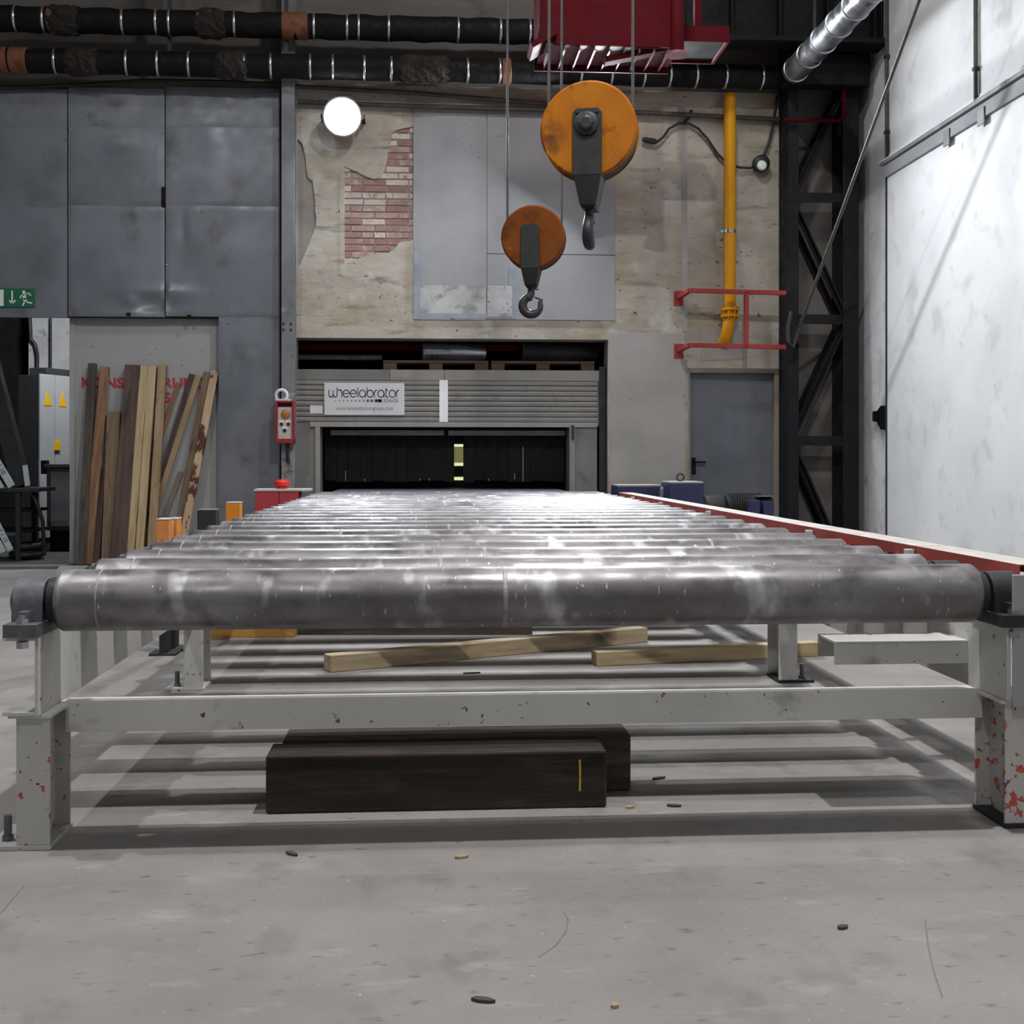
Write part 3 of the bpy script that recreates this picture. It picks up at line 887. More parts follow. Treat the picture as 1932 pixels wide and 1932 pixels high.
# zinc spiral duct coming towards the camera, top right
D0, D1 = Vector((3.70, 11.85, 5.02)), Vector((3.70, 5.0, 5.02))
du = thing('spiral_duct', (3.70, 8.5, 5.02), 'shiny zinc spiral duct running forward under the roof at top right', 'duct')
m = MB(); m.cyl(D0, D1, 0.125, 32); m.build('duct_body', 'duct_zinc', du, smooth=True)
yy = 11.8
while yy > 5.2:
    m = MB(); m.lathe((3.70, yy, 5.02), (0, -1, 0), [(0, 0.125), (0.006, 0.134), (0.020, 0.134), (0.026, 0.125)], 32); m.build('duct_seam', 'duct_zinc', du, smooth=True)
    yy -= 0.42
m = MB(); m.box(3.69, 3.71, 11.2, 11.24, 5.14, ZR); m.build('hanger', 'dark_steel', du)

# yellow gas pipe
gx = xat(1377, 12.36)
gr = 0.062
gp = thing('gas_pipe', (gx, 12.36, zat(1377, 655, 12.36)), 'yellow gas pipe running down the end wall into an elbow', 'pipe')
zb = zat(1377, 600, 12.36)
z0 = zat(1377, 655, 12.36)
m = MB(); m.cyl((gx, 12.36, zb), (gx, 12.36, zat(1377, 178, 12.36)), gr, 28); m.build('pipe_body', 'gas_yellow', gp, smooth=True)
pts = [(gx - 0.002, 12.36, zb)] + [(gx - 0.012 - 0.03 * (k / 6), 12.36 + 0.16 * (1 - math.cos(k / 6 * PI / 2)), zb - 0.05 - 0.20 * math.sin(k / 6 * PI / 2)) for k in range(7)]
m = MB(); m.tube(pts, gr, 24); m.build('elbow', 'gas_yellow', gp, smooth=True)
for zz in (zb + 0.005, zb + 0.075):
    m = MB(); m.cyl((gx, 12.36, zz), (gx, 12.36, zz + 0.028), 0.098, 28); m.build('flange', 'gas_yellow', gp, smooth=True, bevel=0.003)
for k in range(8):
    a = 2 * PI * (k + 0.5) / 8
    m = MB(); m.cyl((gx + 0.082 * math.cos(a), 12.36 + 0.082 * math.sin(a), zb - 0.015), (gx + 0.082 * math.cos(a), 12.36 + 0.082 * math.sin(a), zb + 0.12), 0.009, 8)
    m.build('flange_bolt', 'gas_yellow', gp)
zc = zat(1377, 437, 12.36)
m = MB(); m.cyl((gx, 12.36, zc - 0.015), (gx, 12.36, zc + 0.015), gr + 0.006, 28); m.box(gx - 0.10, gx - 0.06, 12.35, 12.37, zc - 0.015, zc + 0.015); m.box(gx + 0.06, gx + 0.08, 12.35, 12.37, zc - 0.015, zc + 0.015)
m.build('pipe_clamp', 'bright_steel', gp, smooth=True)
m = MB(); m.cyl((gx, 12.40, zc), (gx, 12.5, zc), 0.01, 8); m.build('clamp_stud', 'dark_steel', gp)

# red tubular barrier around the pipe
bt = thing('tube_barrier', (xat(1385, 12.1), 12.1, zat(1385, 655, 12.1)), 'red square-tube barrier frame in front of the yellow gas pipe', 'barrier')
for (py0, py1) in ((548, 553), (651, 655)):
    a, b = A(1301, py0, 12.1), A(1482, py1, 12.1)
    m = MB(); m.beam(a, b, 0.045, 0.045); m.build('rail', 'barrier_red', bt, bevel=0.003)
    c = Vector((a.x - 0.03, WY, a.z - 0.02))
    m = MB(); m.beam(a, (c.x, WY - 0.001, c.z), 0.045, 0.045); m.build('wall_bracket', 'barrier_red', bt, bevel=0.003)
    m = MB(); m.box(c.x - 0.05, c.x + 0.05, WY - 0.012, WY, c.z - 0.09, c.z + 0.07); m.build('anchor_plate', 'barrier_red', bt, bevel=0.003)
a, b = A(1408, 552, 12.1), A(1408, 655, 12.1)
m = MB(); m.beam(a, b, 0.045, 0.045); m.build('upright', 'barrier_red', bt, bevel=0.003)

# bulkhead lamp on its cable, right of the gas pipe, and the loose cable with connector
bl = thing('bulkhead_lamp', A(1439, 306, 12.35), 'small round black lamp hanging on a cable right of the gas pipe', 'lamp')
c = A(1439, 306, 12.35)
m = MB(); m.lathe((c.x, WY - 0.01, c.z), (0, -1, 0), [(0, 0.06), (0.05, 0.09), (0.11, 0.088), (0.13, 0.06)], 28); m.build('housing', 'cable_black', bl, smooth=True)
m = MB(); m.lathe((c.x - 0.005, WY - 0.135, c.z - 0.03), (0, -1, 0), [(0, 0.055), (0.02, 0.045), (0.03, 0.02)], 24); m.build('lens', 'exit_white', bl, smooth=True)
m = MB(); m.tube([A(1466, 180, 12.44), A(1460, 230, 12.44), A(1450, 270, 12.44), A(1441, 292, 12.44)], 0.014, 8); m.build('drop_cable', 'cable_black', bl, smooth=True)
m = MB(); m.tube([A(1430, 313, 12.44), A(1415, 317, 12.44), A(1395, 316, 12.42), A(1372, 308, 12.44), A(1355, 292, 12.44), A(1335, 262, 12.44), A(1318, 243, 12.44), A(1300, 233, 12.44),
                  A(1280, 233, 12.44), A(1262, 243, 12.44), A(1252, 258, 12.44), A(1240, 268, 12.44)], 0.014, 8)
m.build('loop_cable', 'cable_black', bl, smooth=True)
p, q = A(1240, 268, 12.44), A(1212, 263, 12.44)
m = MB(); m.lathe(p, q - p, [(0, 0.018), (0.03, 0.03), (0.12, 0.03), ((q - p).length, 0.02)], 14); m.build('connector', 'cable_black', bl, smooth=True)
m = MB(); m.tube([A(1290, 232, 12.46), A(1300, 222, 12.46), A(1305, 208, 12.46)], 0.016, 8); m.build('cable_tie', 'dark_steel', bl, smooth=True)

# ------------------------------------------------------------------ floodlights on the end wall
def floodlight(P, label, tilt, k=1.0):
    t = thing('floodlight', P, label, 'floodlight')
    d = Vector(tilt).normalized()
    m = MB(); m.lathe(P, d, [(-0.09, 0.10 * k), (-0.05, 0.17 * k), (0.02, 0.22 * k), (0.085, 0.235 * k), (0.10, 0.235 * k)], 36); m.build('housing', 'post_grey', t, smooth=True)
    m = MB(); m.lathe(P + d * 0.10, d, [(0, 0.215 * k), (0.006, 0.20 * k), (0.012, 0.05)], 36); m.build('glass', 'flood_glass', t, smooth=True)
    kb = 0.26 * k + 0.002
    m = MB(); m.box(P.x - kb, P.x - kb + 0.012, P.y - 0.02, WY, P.z - 0.02, P.z + 0.02); m.box(P.x + kb - 0.012, P.x + kb, P.y - 0.02, WY, P.z - 0.02, P.z + 0.02); m.box(P.x - kb, P.x + kb, WY - 0.03, WY, P.z - 0.02, P.z + 0.02)
    m.build('bracket', 'dark_steel', t)


floodlight(FLOOD_A, 'bright round floodlight on the end wall between the grey post and the brick patch', (0.02, -0.96, -0.27), 0.85)
floodlight(FLOOD_B, 'second round floodlight on the end wall hidden behind the large yellow hook pulley', (-0.15, -0.92, -0.36))

# ------------------------------------------------------------------ roller conveyor
XLr, XRr = -1.052, 1.645
RY0, PITCH, NR = 3.50, 0.375, 22
ZC, RR = 0.692, 0.088
cv = thing('roller_conveyor', (0.30, RY0, 0), 'long grey steel roller conveyor leading into the blasting machine', 'conveyor')
# rollers
m = MB()
m.lathe((XLr, RY0, ZC), (1, 0, 0), [(0, RR - 0.016), (0.003, RR - 0.008), (0.012, RR - 0.001), (0.016, RR), (0.05, RR), (XRr - XLr - 0.05, RR), (XRr - XLr - 0.016, RR), (XRr - XLr - 0.012, RR - 0.001), (XRr - XLr - 0.003, RR - 0.008), (XRr - XLr, RR - 0.016)], 64)
roller0 = m.build('roller', 'roller_steel', cv, smooth=True)
# move roller origin to its own centre so the texture differs per roller
for v in roller0.data.vertices:
    v.co.z -= ZC
roller0.location = (0, 0, ZC)
shafts = []
for xe, sg in ((XLr, -1), (XRr, 1)):
    m = MB(); m.lathe((xe, RY0, ZC), (sg, 0, 0), [(0, 0.066), (0.022, 0.066), (0.0221, 0.03), (0.13, 0.03)], 24)
    shafts.append(m.build('shaft_end', 'dark_steel', roller0, smooth=True))
m = MB(); m.lathe((0.215, RY0, ZC), (1, 0, 0), [(0, RR), (0.002, RR + 0.0012), (0.011, RR + 0.0012), (0.013, RR)], 48)
seam0 = m.build('weld_seam', 'weld_scale', roller0, smooth=True)
m = MB(); m.lathe((XLr + 0.118, RY0, ZC), (1, 0, 0), [(0, RR), (0.001, RR + 0.0008), (0.004, RR + 0.0008), (0.005, RR)], 48)
seam1 = m.build('weld_seam', 'weld_scale', roller0, smooth=True)


def bearing(side, hr=0.066, dy=0.0):
    """pillow block on the side rail: base, housing, cap, bolts"""
    xc = XLr - 0.072 if side < 0 else XRr + 0.075
    mat = 'cast_iron' if side < 0 else 'cast_iron_dark'
    m = MB()
    m.box(xc - 0.046, xc + 0.046, RY0 - 0.125, RY0 + 0.125, 0.6035, 0.640)
    prof = [(RY0 - hr - 0.004, 0.640)] + [(RY0 + hr * math.cos(a), ZC + hr * math.sin(a)) for a in [PI * (1 - k / 16) for k in range(17)]] + [(RY0 + hr + 0.004, 0.640)]
    m.prism(prof, 'x', xc - 0.042, xc + 0.042)
    m.box(xc - 0.012, xc + 0.012, RY0 - 0.100, RY0 + 0.100, 0.640, 0.672)
    o = m.build('bearing_block', mat, cv, bevel=0.004, smooth=True)
    for yy in (-0.102, 0.102):
        m = MB(); m.cyl((xc, RY0 + yy, 0.640), (xc, RY0 + yy, 0.654), 0.018, 6); m.cyl((xc, RY0 + yy, 0.654), (xc, RY0 + yy, 0.664), 0.010, 12)
        m.cyl((xc - 0.02 * 0, RY0 + yy, 0.572), (xc, RY0 + yy, 0.590), 0.018, 6)
        m.build('bolt', 'bright_steel', o)
    m = MB(); m.cyl((xc + side * 0.042, RY0, ZC), (xc + side * 0.052, RY0, ZC), hr * 0.7, 24); m.build('end_cap', mat, o, smooth=True)
    return o


big = (bearing(-1), bearing(1))
small = (bearing(-1, 0.042), bearing(1, 0.042))
for o_ in small:
    o_.location.y += 2 * PITCH
for i in range(1, NR):
    dy = i * PITCH
    r = share(roller0, 'roller', cv, (0, dy, 0))
    for sh_ in shafts:
        share(sh_, 'shaft_end', r, (0, 0, 0))
    share(seam1, 'weld_seam', r, (0, 0, 0))
    s = share(seam0, 'weld_seam', r, (random.uniform(-0.9, 0.9), 0, 0))
    if i == 2:
        continue
    for src in (big if i < 2 else small):
        c = share(src, 'bearing_block', cv, (0, dy if i < 2 else dy - 2 * PITCH, 0))
        for ch in src.children:
            share(ch, ch.name.split('.')[0], c, (0, 0, 0))

# side rails: channels opening outwards
YE = 11.62
for sgn, xi in ((-1, -1.080), (1, 1.70)):
    a, b = sorted((xi, xi + sgn * 0.012)); c, d = sorted((xi + sgn * 0.012, xi + sgn * 0.10))
    m = MB(); m.box(a, b, 3.40, YE, 0.3825, 0.603); m.box(c, d, 3.40, YE, 0.591, 0.603); m.box(c, d, 3.40, YE, 0.3825, 0.394)
    m.build('side_rail', 'frame_paint', cv, bevel=0.002)
    # pad plate under the first bearing
# legs
for yl in (3.43, 5.72, 8.0, 10.3):
    for xc, mt in ((-1.106, 'frame_paint'), (1.755, 'frame_paint_chipped')):
        m = MB()
        m.box(xc - 0.046, xc + 0.046, yl, yl + 0.010, 0.014, 0.372); m.box(xc - 0.046, xc + 0.046, yl + 0.19, yl + 0.20, 0.014, 0.372)
        m.box(xc - 0.004, xc + 0.004, yl + 0.010, yl + 0.19, 0.014, 0.372)
        o = m.build('leg', ('frame_paint_chipped' if xc < 0 else 'frame_paint_flaking') if yl < 4 else 'frame_paint', cv, bevel=0.0015)
        m = MB(); m.box(xc - 0.065, xc + 0.055, yl - 0.012, yl + 0.212, 0.372, 0.382); m.build('top_plate', 'frame_paint', o, bevel=0.001)
        sd = -1 if xc < 0 else 1
        pa_, pb_ = sorted((xc + sd * 0.13, xc - sd * 0.05))
        m = MB(); m.box(pa_, pb_, yl - 0.004, yl + 0.204, 0.0005, 0.014)
        m.build('base_plate', 'dark_steel' if xc > 0 else 'frame_paint_chipped', o, bevel=0.001)
        m = MB(); m.cyl((xc + sd * 0.085, yl + 0.05, 0.014), (xc + sd * 0.085, yl + 0.05, 0.028), 0.017, 6); m.cyl((xc + sd * 0.085, yl + 0.05, 0.028), (xc + sd * 0.085, yl + 0.05, 0.085), 0.011, 12)
        m.build('anchor_bolt', 'cast_iron', o)
# front cross beam (channel, web to the front)
m = MB(); m.box(-1.06, 1.709, 3.575, 3.583, 0.297, 0.389); m.box(-1.06, 1.709, 3.583, 3.625, 0.381, 0.389); m.box(-1.06, 1.709, 3.583, 3.625, 0.297, 0.305)
m.build('cross_beam', 'frame_paint', cv, bevel=0.0015)
# end plate on the right rail
m = MB(); m.box(1.712, 1.90, 3.385, 3.397, 0.372, 0.757); m.build('end_plate', 'plate_paint', cv, bevel=0.002)
# cantilever channel under the first rollers on the right
m = MB(); m.box(1.27, 1.70, 3.655, 3.82, 0.517, 0.525); m.box(1.27, 1.70, 3.655, 3.663, 0.452, 0.517); m.box(1.27, 1.70, 3.812, 3.82, 0.452, 0.517)
m.build('cantilever_bracket', 'frame_paint', cv, bevel=0.0015)
# chain guard along the right side: cover segments with red flank and dusty top
ys = [3.62, 4.42, 5.62, 7.7, 9.3, 11.5]
xg = 1.85
for i in range(5):
    y0, y1 = ys[i] + 0.004, ys[i + 1] - 0.004
    zt = zt0 = 0.765
    vs = []
    for (yy, zz) in ((y0, zt0), (y1, zt)):
        vs += [(xg, yy, zz - 0.045), (xg, yy, zz), (xg + 0.13, yy, zz), (xg + 0.13, yy, zz - 0.045), (xg + 0.004, yy, zz - 0.045), (xg + 0.004, yy, zz - 0.004), (xg + 0.126, yy, zz - 0.004), (xg + 0.126, yy, zz - 0.045)]
    m = MB()
    m.m = 0
    m.add(vs, [(0, 8, 9, 1), (2, 10, 11, 3), (4, 5, 13, 12), (6, 7, 15, 14), (5, 6, 14, 13), (0, 4, 12, 8), (7, 3, 11, 15), (0, 1, 5, 4), (2, 3, 7, 6), (8, 12, 13, 9), (10, 14, 15, 11), (1, 2, 6, 5), (9, 13, 14, 10)])
    m.m = 1
    m.f.append((1, 9, 10, 2)); m.mi.append(1)
    m.build('guard_cover', ['guard_red', 'dusty_top'], cv)
for yy in (4.43, 5.63, 7.7, 9.3, 10.6):
    m = MB(); m.box(xg - 0.035, xg - 0.005, yy - 0.012, yy + 0.02, 0.60, 0.752); m.box(1.79, xg - 0.005, yy - 0.012, yy + 0.02, 0.603, 0.615); m.build('guard_post', 'frame_paint', cv, bevel=0.002)
m = MB(); m.box(xg + 0.02, xg + 0.11, 3.9, 11.4, 0.45, 0.72); m.build('chain_case', 'black_steel', cv)
for yy in (4.2, 7.2, 10.2):
    m = MB(); m.box(1.80, xg + 0.02, yy - 0.03, yy + 0.03, 0.47, 0.53); m.build('case_bracket', 'black_steel', cv)
# infeed deck plate between last roller and the machine
m = MB(); m.box(XLr + 0.1, XRr - 0.25, 11.56, 13.35, 0.74, 0.765); m.build('deck_plate', 'deck_plate', cv)

# upright stop posts along the left rail
def stop_post(px0, px1, py, Yp, mat, label, two=False):
    x0, x1 = xat(px0, Yp), xat(px1, Yp)
    zt = zat((px0 + px1) / 2, py, Yp)
    t = thing('stop_post', ((x0 + x1) / 2, Yp + 0.06, 0), label, 'post', 'stop posts beside the left rail')
    m = MB(); m.box(x0, x1, Yp, Yp + 0.012, 0.46, zt); m.box(x0, x0 + 0.01, Yp + 0.012, Yp + 0.13, 0.46, zt); m.box(x1 - 0.01, x1, Yp + 0.012, Yp + 0.13, 0.46, zt); m.box(x0, x1, Yp + 0.13, Yp + 0.14, 0.46, zt)
    m.build('post_tube', mat, t, bevel=0.003)
    m = MB(); m.box(x0 - 0.002, x1 + 0.002, Yp - 0.002, Yp + 0.142, zt, zt + 0.006); m.build('cap', 'dusty_top' if mat != 'dark_steel' else 'post_grey', t)
    m = MB(); m.box(x0 + 0.012, x1 - 0.012, Yp + 0.014, Yp + 0.128, 0.012, 0.47); m.build('pedestal', 'dark_steel', t)
    m = MB(); m.box(x0 - 0.04, x1 + 0.04, Yp - 0.008, Yp + 0.15, 0.0005, 0.012); m.build('foot_plate', 'dark_steel', t)


stop_post(295, 318, 981, 6.75, 'orange_worn', 'worn orange stop post, nearest of the posts beside the left rail')
stop_post(317, 333, 980, 6.92, 'orange_paint', 'bright orange stop post just behind the worn orange one')
stop_post(372, 407, 963, 8.2, 'dark_steel', 'dark grey stop post between the orange posts and the yellow one')
stop_post(426, 452, 949, 9.35, 'orange_paint', 'yellow-orange stop post nearest the red box beside the left rail')

# ------------------------------------------------------------------ floor timbers
def plank(name, p0, p1, wd, ht, mat, label, cat='plank', group=None, roll=0.0, mats=None, z_up=False, bev=0.003, warp=0.0, nseg=6):
    """box of length |p1-p0| with its grain along local z; local x is the visible width"""
    p0, p1 = Vector(p0), Vector(p1)
    L_ = (p1 - p0).length
    zx = (p1 - p0).normalized()
    ref = Vector((0, -1, 0)) if not z_up else Vector((0, 0, 1))
    xx = ref.cross(zx).normalized()
    yv = zx.cross(xx)
    M = Matrix((xx, yv, zx)).transposed().to_4x4()
    M = Matrix.Translation(p0) @ M @ Matrix.Rotation(roll, 4, 'Z')
    m = MB()
    rs = random.Random(name + label)
    vs = []; fs = []; 
    for k in range(nseg + 1):
        zz = L_ * k / nseg
        bx = warp * math.sin(PI * k / nseg)
        jx = rs.uniform(-0.0015, 0.0015)
        for a, b in ((-1, -1), (1, -1), (1, 1), (-1, 1)):
            vs.append((a * wd / 2 + jx, b * ht / 2 + bx, zz))
    mi = []
    for k in range(nseg):
        for q in range(4):
            q2 = (q + 1) % 4
            fs.append((k * 4 + q, k * 4 + q2, k * 4 + 4 + q2, k * 4 + 4 + q)); mi.append(0 if q in (0, 2) else 1)
    fs.append((3, 2, 1, 0)); mi.append(0)
    n = nseg * 4
    fs.append((n, n + 1, n + 2, n + 3)); mi.append(0)
    m.add(vs, fs); m.mi = mi
    return m.build(name, mats or [mat, mat], label=label, cat=cat, group=group, bevel=bev, matrix=M)


def gp_(px, py):
    return at(px, py, Z=0)


# big dark sleepers in the middle
f0, f1 = gp_(505, 1528), gp_(1149, 1532)
Yf = (f0.y + f1.y) / 2
sl = plank('timber_beam', (f0.x, Yf + 0.085, 0.09), (f1.x, Yf + 0.085, 0.09), 0.17, 0.18, 'wood_sleeper', 'dark charred timber beam with a yellow line, lying under the conveyor front', 'timber', z_up=True, bev=0.008)
b1 = at(1195, 1500, Z=0)
plank('timber_beam', (f0.x + 0.03, Yf + 0.265, 0.0925), (b1.x, Yf + 0.265, 0.0925), 0.17, 0.185, 'wood_dark', 'slightly longer dark brown timber beam right behind the yellow-marked one', 'timber', z_up=True, bev=0.006)
ym = at(1094, 1460, Y=Yf - 0.002)
m = MB(); m.ribbon([(ym.x, 0.055), (ym.x + 0.001, 0.10), (ym.x, 0.15)], 0.006, 'y', Yf - 0.003, Yf + 0.0)
o = m.build('chalk_line', 'yellow_mark')
mw = o.matrix_world.copy()
o.parent = sl
bpy.context.view_layer.update()
o.matrix_parent_inverse = sl.matrix_world.inverted()

# loose boards on the floor
def floor_plank(pa, pb, wd, ht, mat, label, lift0=0.0, lift1=0.0, warp=0.0):
    a, b = gp_(*pa), gp_(*pb)
    return plank('plank', (a.x, a.y + wd / 2, ht / 2 + 0.001 + lift0), (b.x, b.y + wd / 2, ht / 2 + 0.001 + lift1), wd, ht, mat, label, z_up=True, warp=warp)


floor_plank((616, 1270), (1216, 1212), 0.095, 0.085, 'wood_stained', 'long stained pine board lying diagonally on the floor under the conveyor')
floor_plank((1123, 1258), (1546, 1238), 0.09, 0.075, 'wood_pale', 'second pine board on the floor, passing behind the right-hand leg')
floor_plank((395, 1203), (556, 1203), 0.12, 0.10, 'wood_ochre', 'short ochre-painted timber on the floor under the left of the rollers')
floor_plank((556, 1198), (1006, 1198), 0.14, 0.11, 'wood_dark', 'dark timber on the floor in line with the ochre one')
# debris
rs = random.Random(3)
for (px, py, ln, an, mt, lab) in (
        (1243, 1470, 0.055, 0.3, 'chip_dark', 'dark splinter on the floor right of the timber beams'),
        (1272, 1522, 0.045, -0.3, 'chip_dark', 'small dark wood scrap in front of the right end of the timber beam'),
        (1086, 1553, 0.05, 0.4, 'chip_wood', 'pale wood chip lying in front of the charred timber beam'),
        (890, 1271, 0.09, 0.1, 'chip_dark', 'thin black sliver on the floor below the diagonal board'),
        (551, 1613, 0.045, -0.8, 'chip_dark', 'dark splinter on the bare floor left of centre'),
        (871, 1619, 0.04, 0.2, 'chip_wood', 'pale splinter at the edge of the front roller shadow'),
        (912, 1890, 0.05, -0.4, 'chip_dark', 'brown wood scrap near the bottom edge of the picture'),
        (1188, 1525, 0.03, 0.1, 'chip_wood', 'tiny pale chip beside the right end of the timber beam'),
        (1590, 1752, 0.03, 0.2, 'chip_dark', 'flat dark flake on the bare floor at lower right'),
        (1160, 1900, 0.018, 0.2, 'chip_wood', 'tiny pale crumb near the bottom edge right of centre')):
    c = gp_(px, py)
    m = MB()
    ca, sa = math.cos(an), math.sin(an)
    sh = [(-ln / 2, -0.004), (-ln * 0.2, -0.009), (ln * 0.3, -0.006), (ln / 2, 0.002), (ln * 0.15, 0.009), (-ln * 0.35, 0.006)]
    pts = [(c.x + u * ca - v * sa, c.y + u * sa + v * ca) for u, v in sh]
    m.prism(pts, 'z', 0.0005, 0.007)
    m.build('wood_chip', mt, label=lab, cat='debris', group='wood scraps on the floor')

# ------------------------------------------------------------------ timber leaning in the doorway
def lean(t0, t1, ty, b0, b1, by, mats, label, roll=0.0, thick=0.05, Yt=12.57, Yb=12.36, name='leaning_plank'):
    """visible edges t0..t1 at row ty near the top, b0..b1 at row by further down; the piece goes on to the floor"""
    T = at((t0 + t1) / 2, ty, Y=Yt)
    zb_ = zat((b0 + b1) / 2, by, 0.5 * (Yt + Yb))
    B = at((b0 + b1) / 2, by, Y=Yt - (Yt - Yb) * (T.z - zb_) / T.z)
    d = T - B
    k = (T.z - 0.02) / max(0.05, d.z)
    F = T - d * k
    wd = 0.5 * ((t1 - t0) + (b1 - b0)) / FPX * 12.3
    return plank(name, F, T, wd, thick, mats[0], label, 'timber', 'timbers leaning in the doorway', roll=roll, mats=mats)


lean(166, 183, 686, 148, 161, 1050, ['wood_dark', 'wood_dark'], 'dark grey-brown timber, leftmost of those leaning in the doorway', Yt=12.56, Yb=12.30)
lean(190, 206, 692, 158, 174, 1050, ['wood_reddish', 'wood_pine'], 'reddish pine batten, second from the left in the doorway', Yt=12.57, Yb=12.36)
lean(186, 199, 885, 175, 190, 1050, ['wood_umber', 'wood_umber'], 'short brown stick behind the reddish batten in the doorway', Yt=12.58, Yb=12.44)
lean(203, 228, 777, 193, 217, 1050, ['wood_brown', 'wood_reddish'], 'shorter weathered plank left of the wide dark one in the doorway', Yt=12.57, Yb=12.38)
lean(236, 266, 689, 212, 237, 1050, ['wood_umber', 'wood_umber'], 'wide dark brown plank in the middle of the leaning timbers', Yt=12.55, Yb=12.30)
lean(266, 281, 691, 237, 252, 1050, ['wood_pale', 'wood_pine'], 'pale pine batten directly right of the wide dark plank', Yt=12.56, Yb=12.33)
lean(281, 296, 691, 257, 272, 1030, ['wood_pale', 'wood_pine'], 'pale pine batten in the middle of the three light ones', Yt=12.57, Yb=12.38)
lean(299, 315, 689, 279, 295, 1030, ['wood_pine', 'wood_brown'], 'knotty pine batten, rightmost of the three light ones', Yt=12.56, Yb=12.36)
lean(333, 342, 722, 307, 316, 800, ['wood_reddish', 'wood_reddish'], 'thin reddish lath slanting behind the dark slanted beam', Yt=12.60, Yb=12.575, thick=0.02)
lean(357, 369, 706, 302, 314, 890, ['wood_dark', 'wood_dark'], 'dark slanted beam leaning to the right in the doorway', Yt=12.58, Yb=12.53, thick=0.03)
lean(369, 380, 709, 311, 323, 890, ['wood_pine', 'wood_pine'], 'light slanted batten against the right side of the dark slanted beam', Yt=12.575, Yb=12.525, thick=0.03)
lean(384, 400, 702, 334, 347, 990, ['wood_brown', 'wood_brown'], 'brown pine plank left of the bark-flecked one at the doorway edge', Yt=12.575, Yb=12.46)
lean(399, 413, 700, 344, 359, 990, ['wood_bark', 'wood_bark'], 'bark-flecked pale pole, rightmost of the leaning timbers', Yt=12.55, Yb=12.36)
lean(336, 346, 890, 308, 318, 970, ['wood_grey', 'wood_grey'], 'short grey slat leaning low behind the bark-flecked pole', Yt=12.60, Yb=12.575, thick=0.02)

# ------------------------------------------------------------------ exit sign
es = thing('exit_sign', A(30, 578, PY - 0.02), 'green emergency exit sign with arrow and running figure on the metal wall', 'sign')
ey = PY - 0.004
a, b = A(-45, 579, ey), A(66, 545, ey)
m = MB(); m.box(a.x, b.x, ey - 0.016, ey, a.z, b.z); m.build('plate', 'exit_green', es, bevel=0.002)
a2, b2 = A(-43, 577, ey), A(8, 547, ey)
m = MB(); m.box(a2.x, b2.x, ey - 0.018, ey - 0.016, a2.z, b2.z); m.build('door_symbol', 'exit_white', es)


def sp(px, py):
    p = at(px, py, Y=ey - 0.016)
    return (p.x, p.z)


m = MB(); f, bk = ey - 0.0185, ey - 0.016
m.ribbon([sp(23, 549), sp(23, 573)], 0.014, 'y', f, bk); m.ribbon([sp(18, 567), sp(23, 573), sp(29, 567)], 0.014, 'y', f, bk)
m.build('arrow', 'exit_white', es)
m = MB()
hc = sp(45, 551); m.prism([(hc[0] + 0.016 * math.cos(k * PI / 6), hc[1] + 0.016 * math.sin(k * PI / 6)) for k in range(12)], 'y', f, bk)
m.ribbon([sp(46, 555), sp(46, 564)], 0.034, 'y', f, bk)
m.ribbon([sp(46, 556), sp(40, 558), sp(38, 562)], 0.012, 'y', f, bk)
m.ribbon([sp(48, 555), sp(55, 553), sp(58, 558)], 0.012, 'y', f, bk)
m.ribbon([sp(47, 563), sp(51, 570), sp(60, 572)], 0.015, 'y', f, bk)
m.ribbon([sp(45, 563), sp(46, 570), sp(43, 576)], 0.015, 'y', f, bk)
m.build('running_figure', 'exit_white', es)

# ------------------------------------------------------------------ control station on the post
cs = thing('control_station', (pc - 0.02, 12.25, zat(537, 836, 12.2)), 'red push-button control station with amber lens on the grey post', 'control box')
cy = 12.286
a, b = A(519, 836, cy - 0.1), A(555, 756, cy - 0.1)
m = MB()
m.box(a.x, a.x + 0.025, cy - 0.11, cy, a.z, b.z); m.box(b.x - 0.022, b.x, cy - 0.11, cy, a.z, b.z)
m.box(a.x + 0.025, b.x - 0.022, cy - 0.11, cy, b.z - 0.02, b.z); m.box(a.x, b.x, cy - 0.12, cy, a.z - 0.001, a.z + 0.045); m.box(a.x + 0.025, b.x - 0.022, cy - 0.02, cy, a.z + 0.045, b.z - 0.02)
m.build('guard_housing', 'control_red', cs, bevel=0.003)
c0, c1 = A(523, 829, cy - 0.07), A(552, 768, cy - 0.07)
m = MB(); m.box(c0.x, c1.x, cy - 0.075, cy - 0.02, c0.z, c1.z); m.build('button_panel', 'control_face', cs, bevel=0.004)


def btn(px, py, r, mat, name, d=0.02):
    p = A(px, py, cy - 0.08)
    m = MB(); m.lathe((p.x, cy - 0.075, p.z), (0, -1, 0), [(0, r), (d * 0.7, r), (d, r * 0.7)], 20); m.build(name, mat, cs, smooth=True)


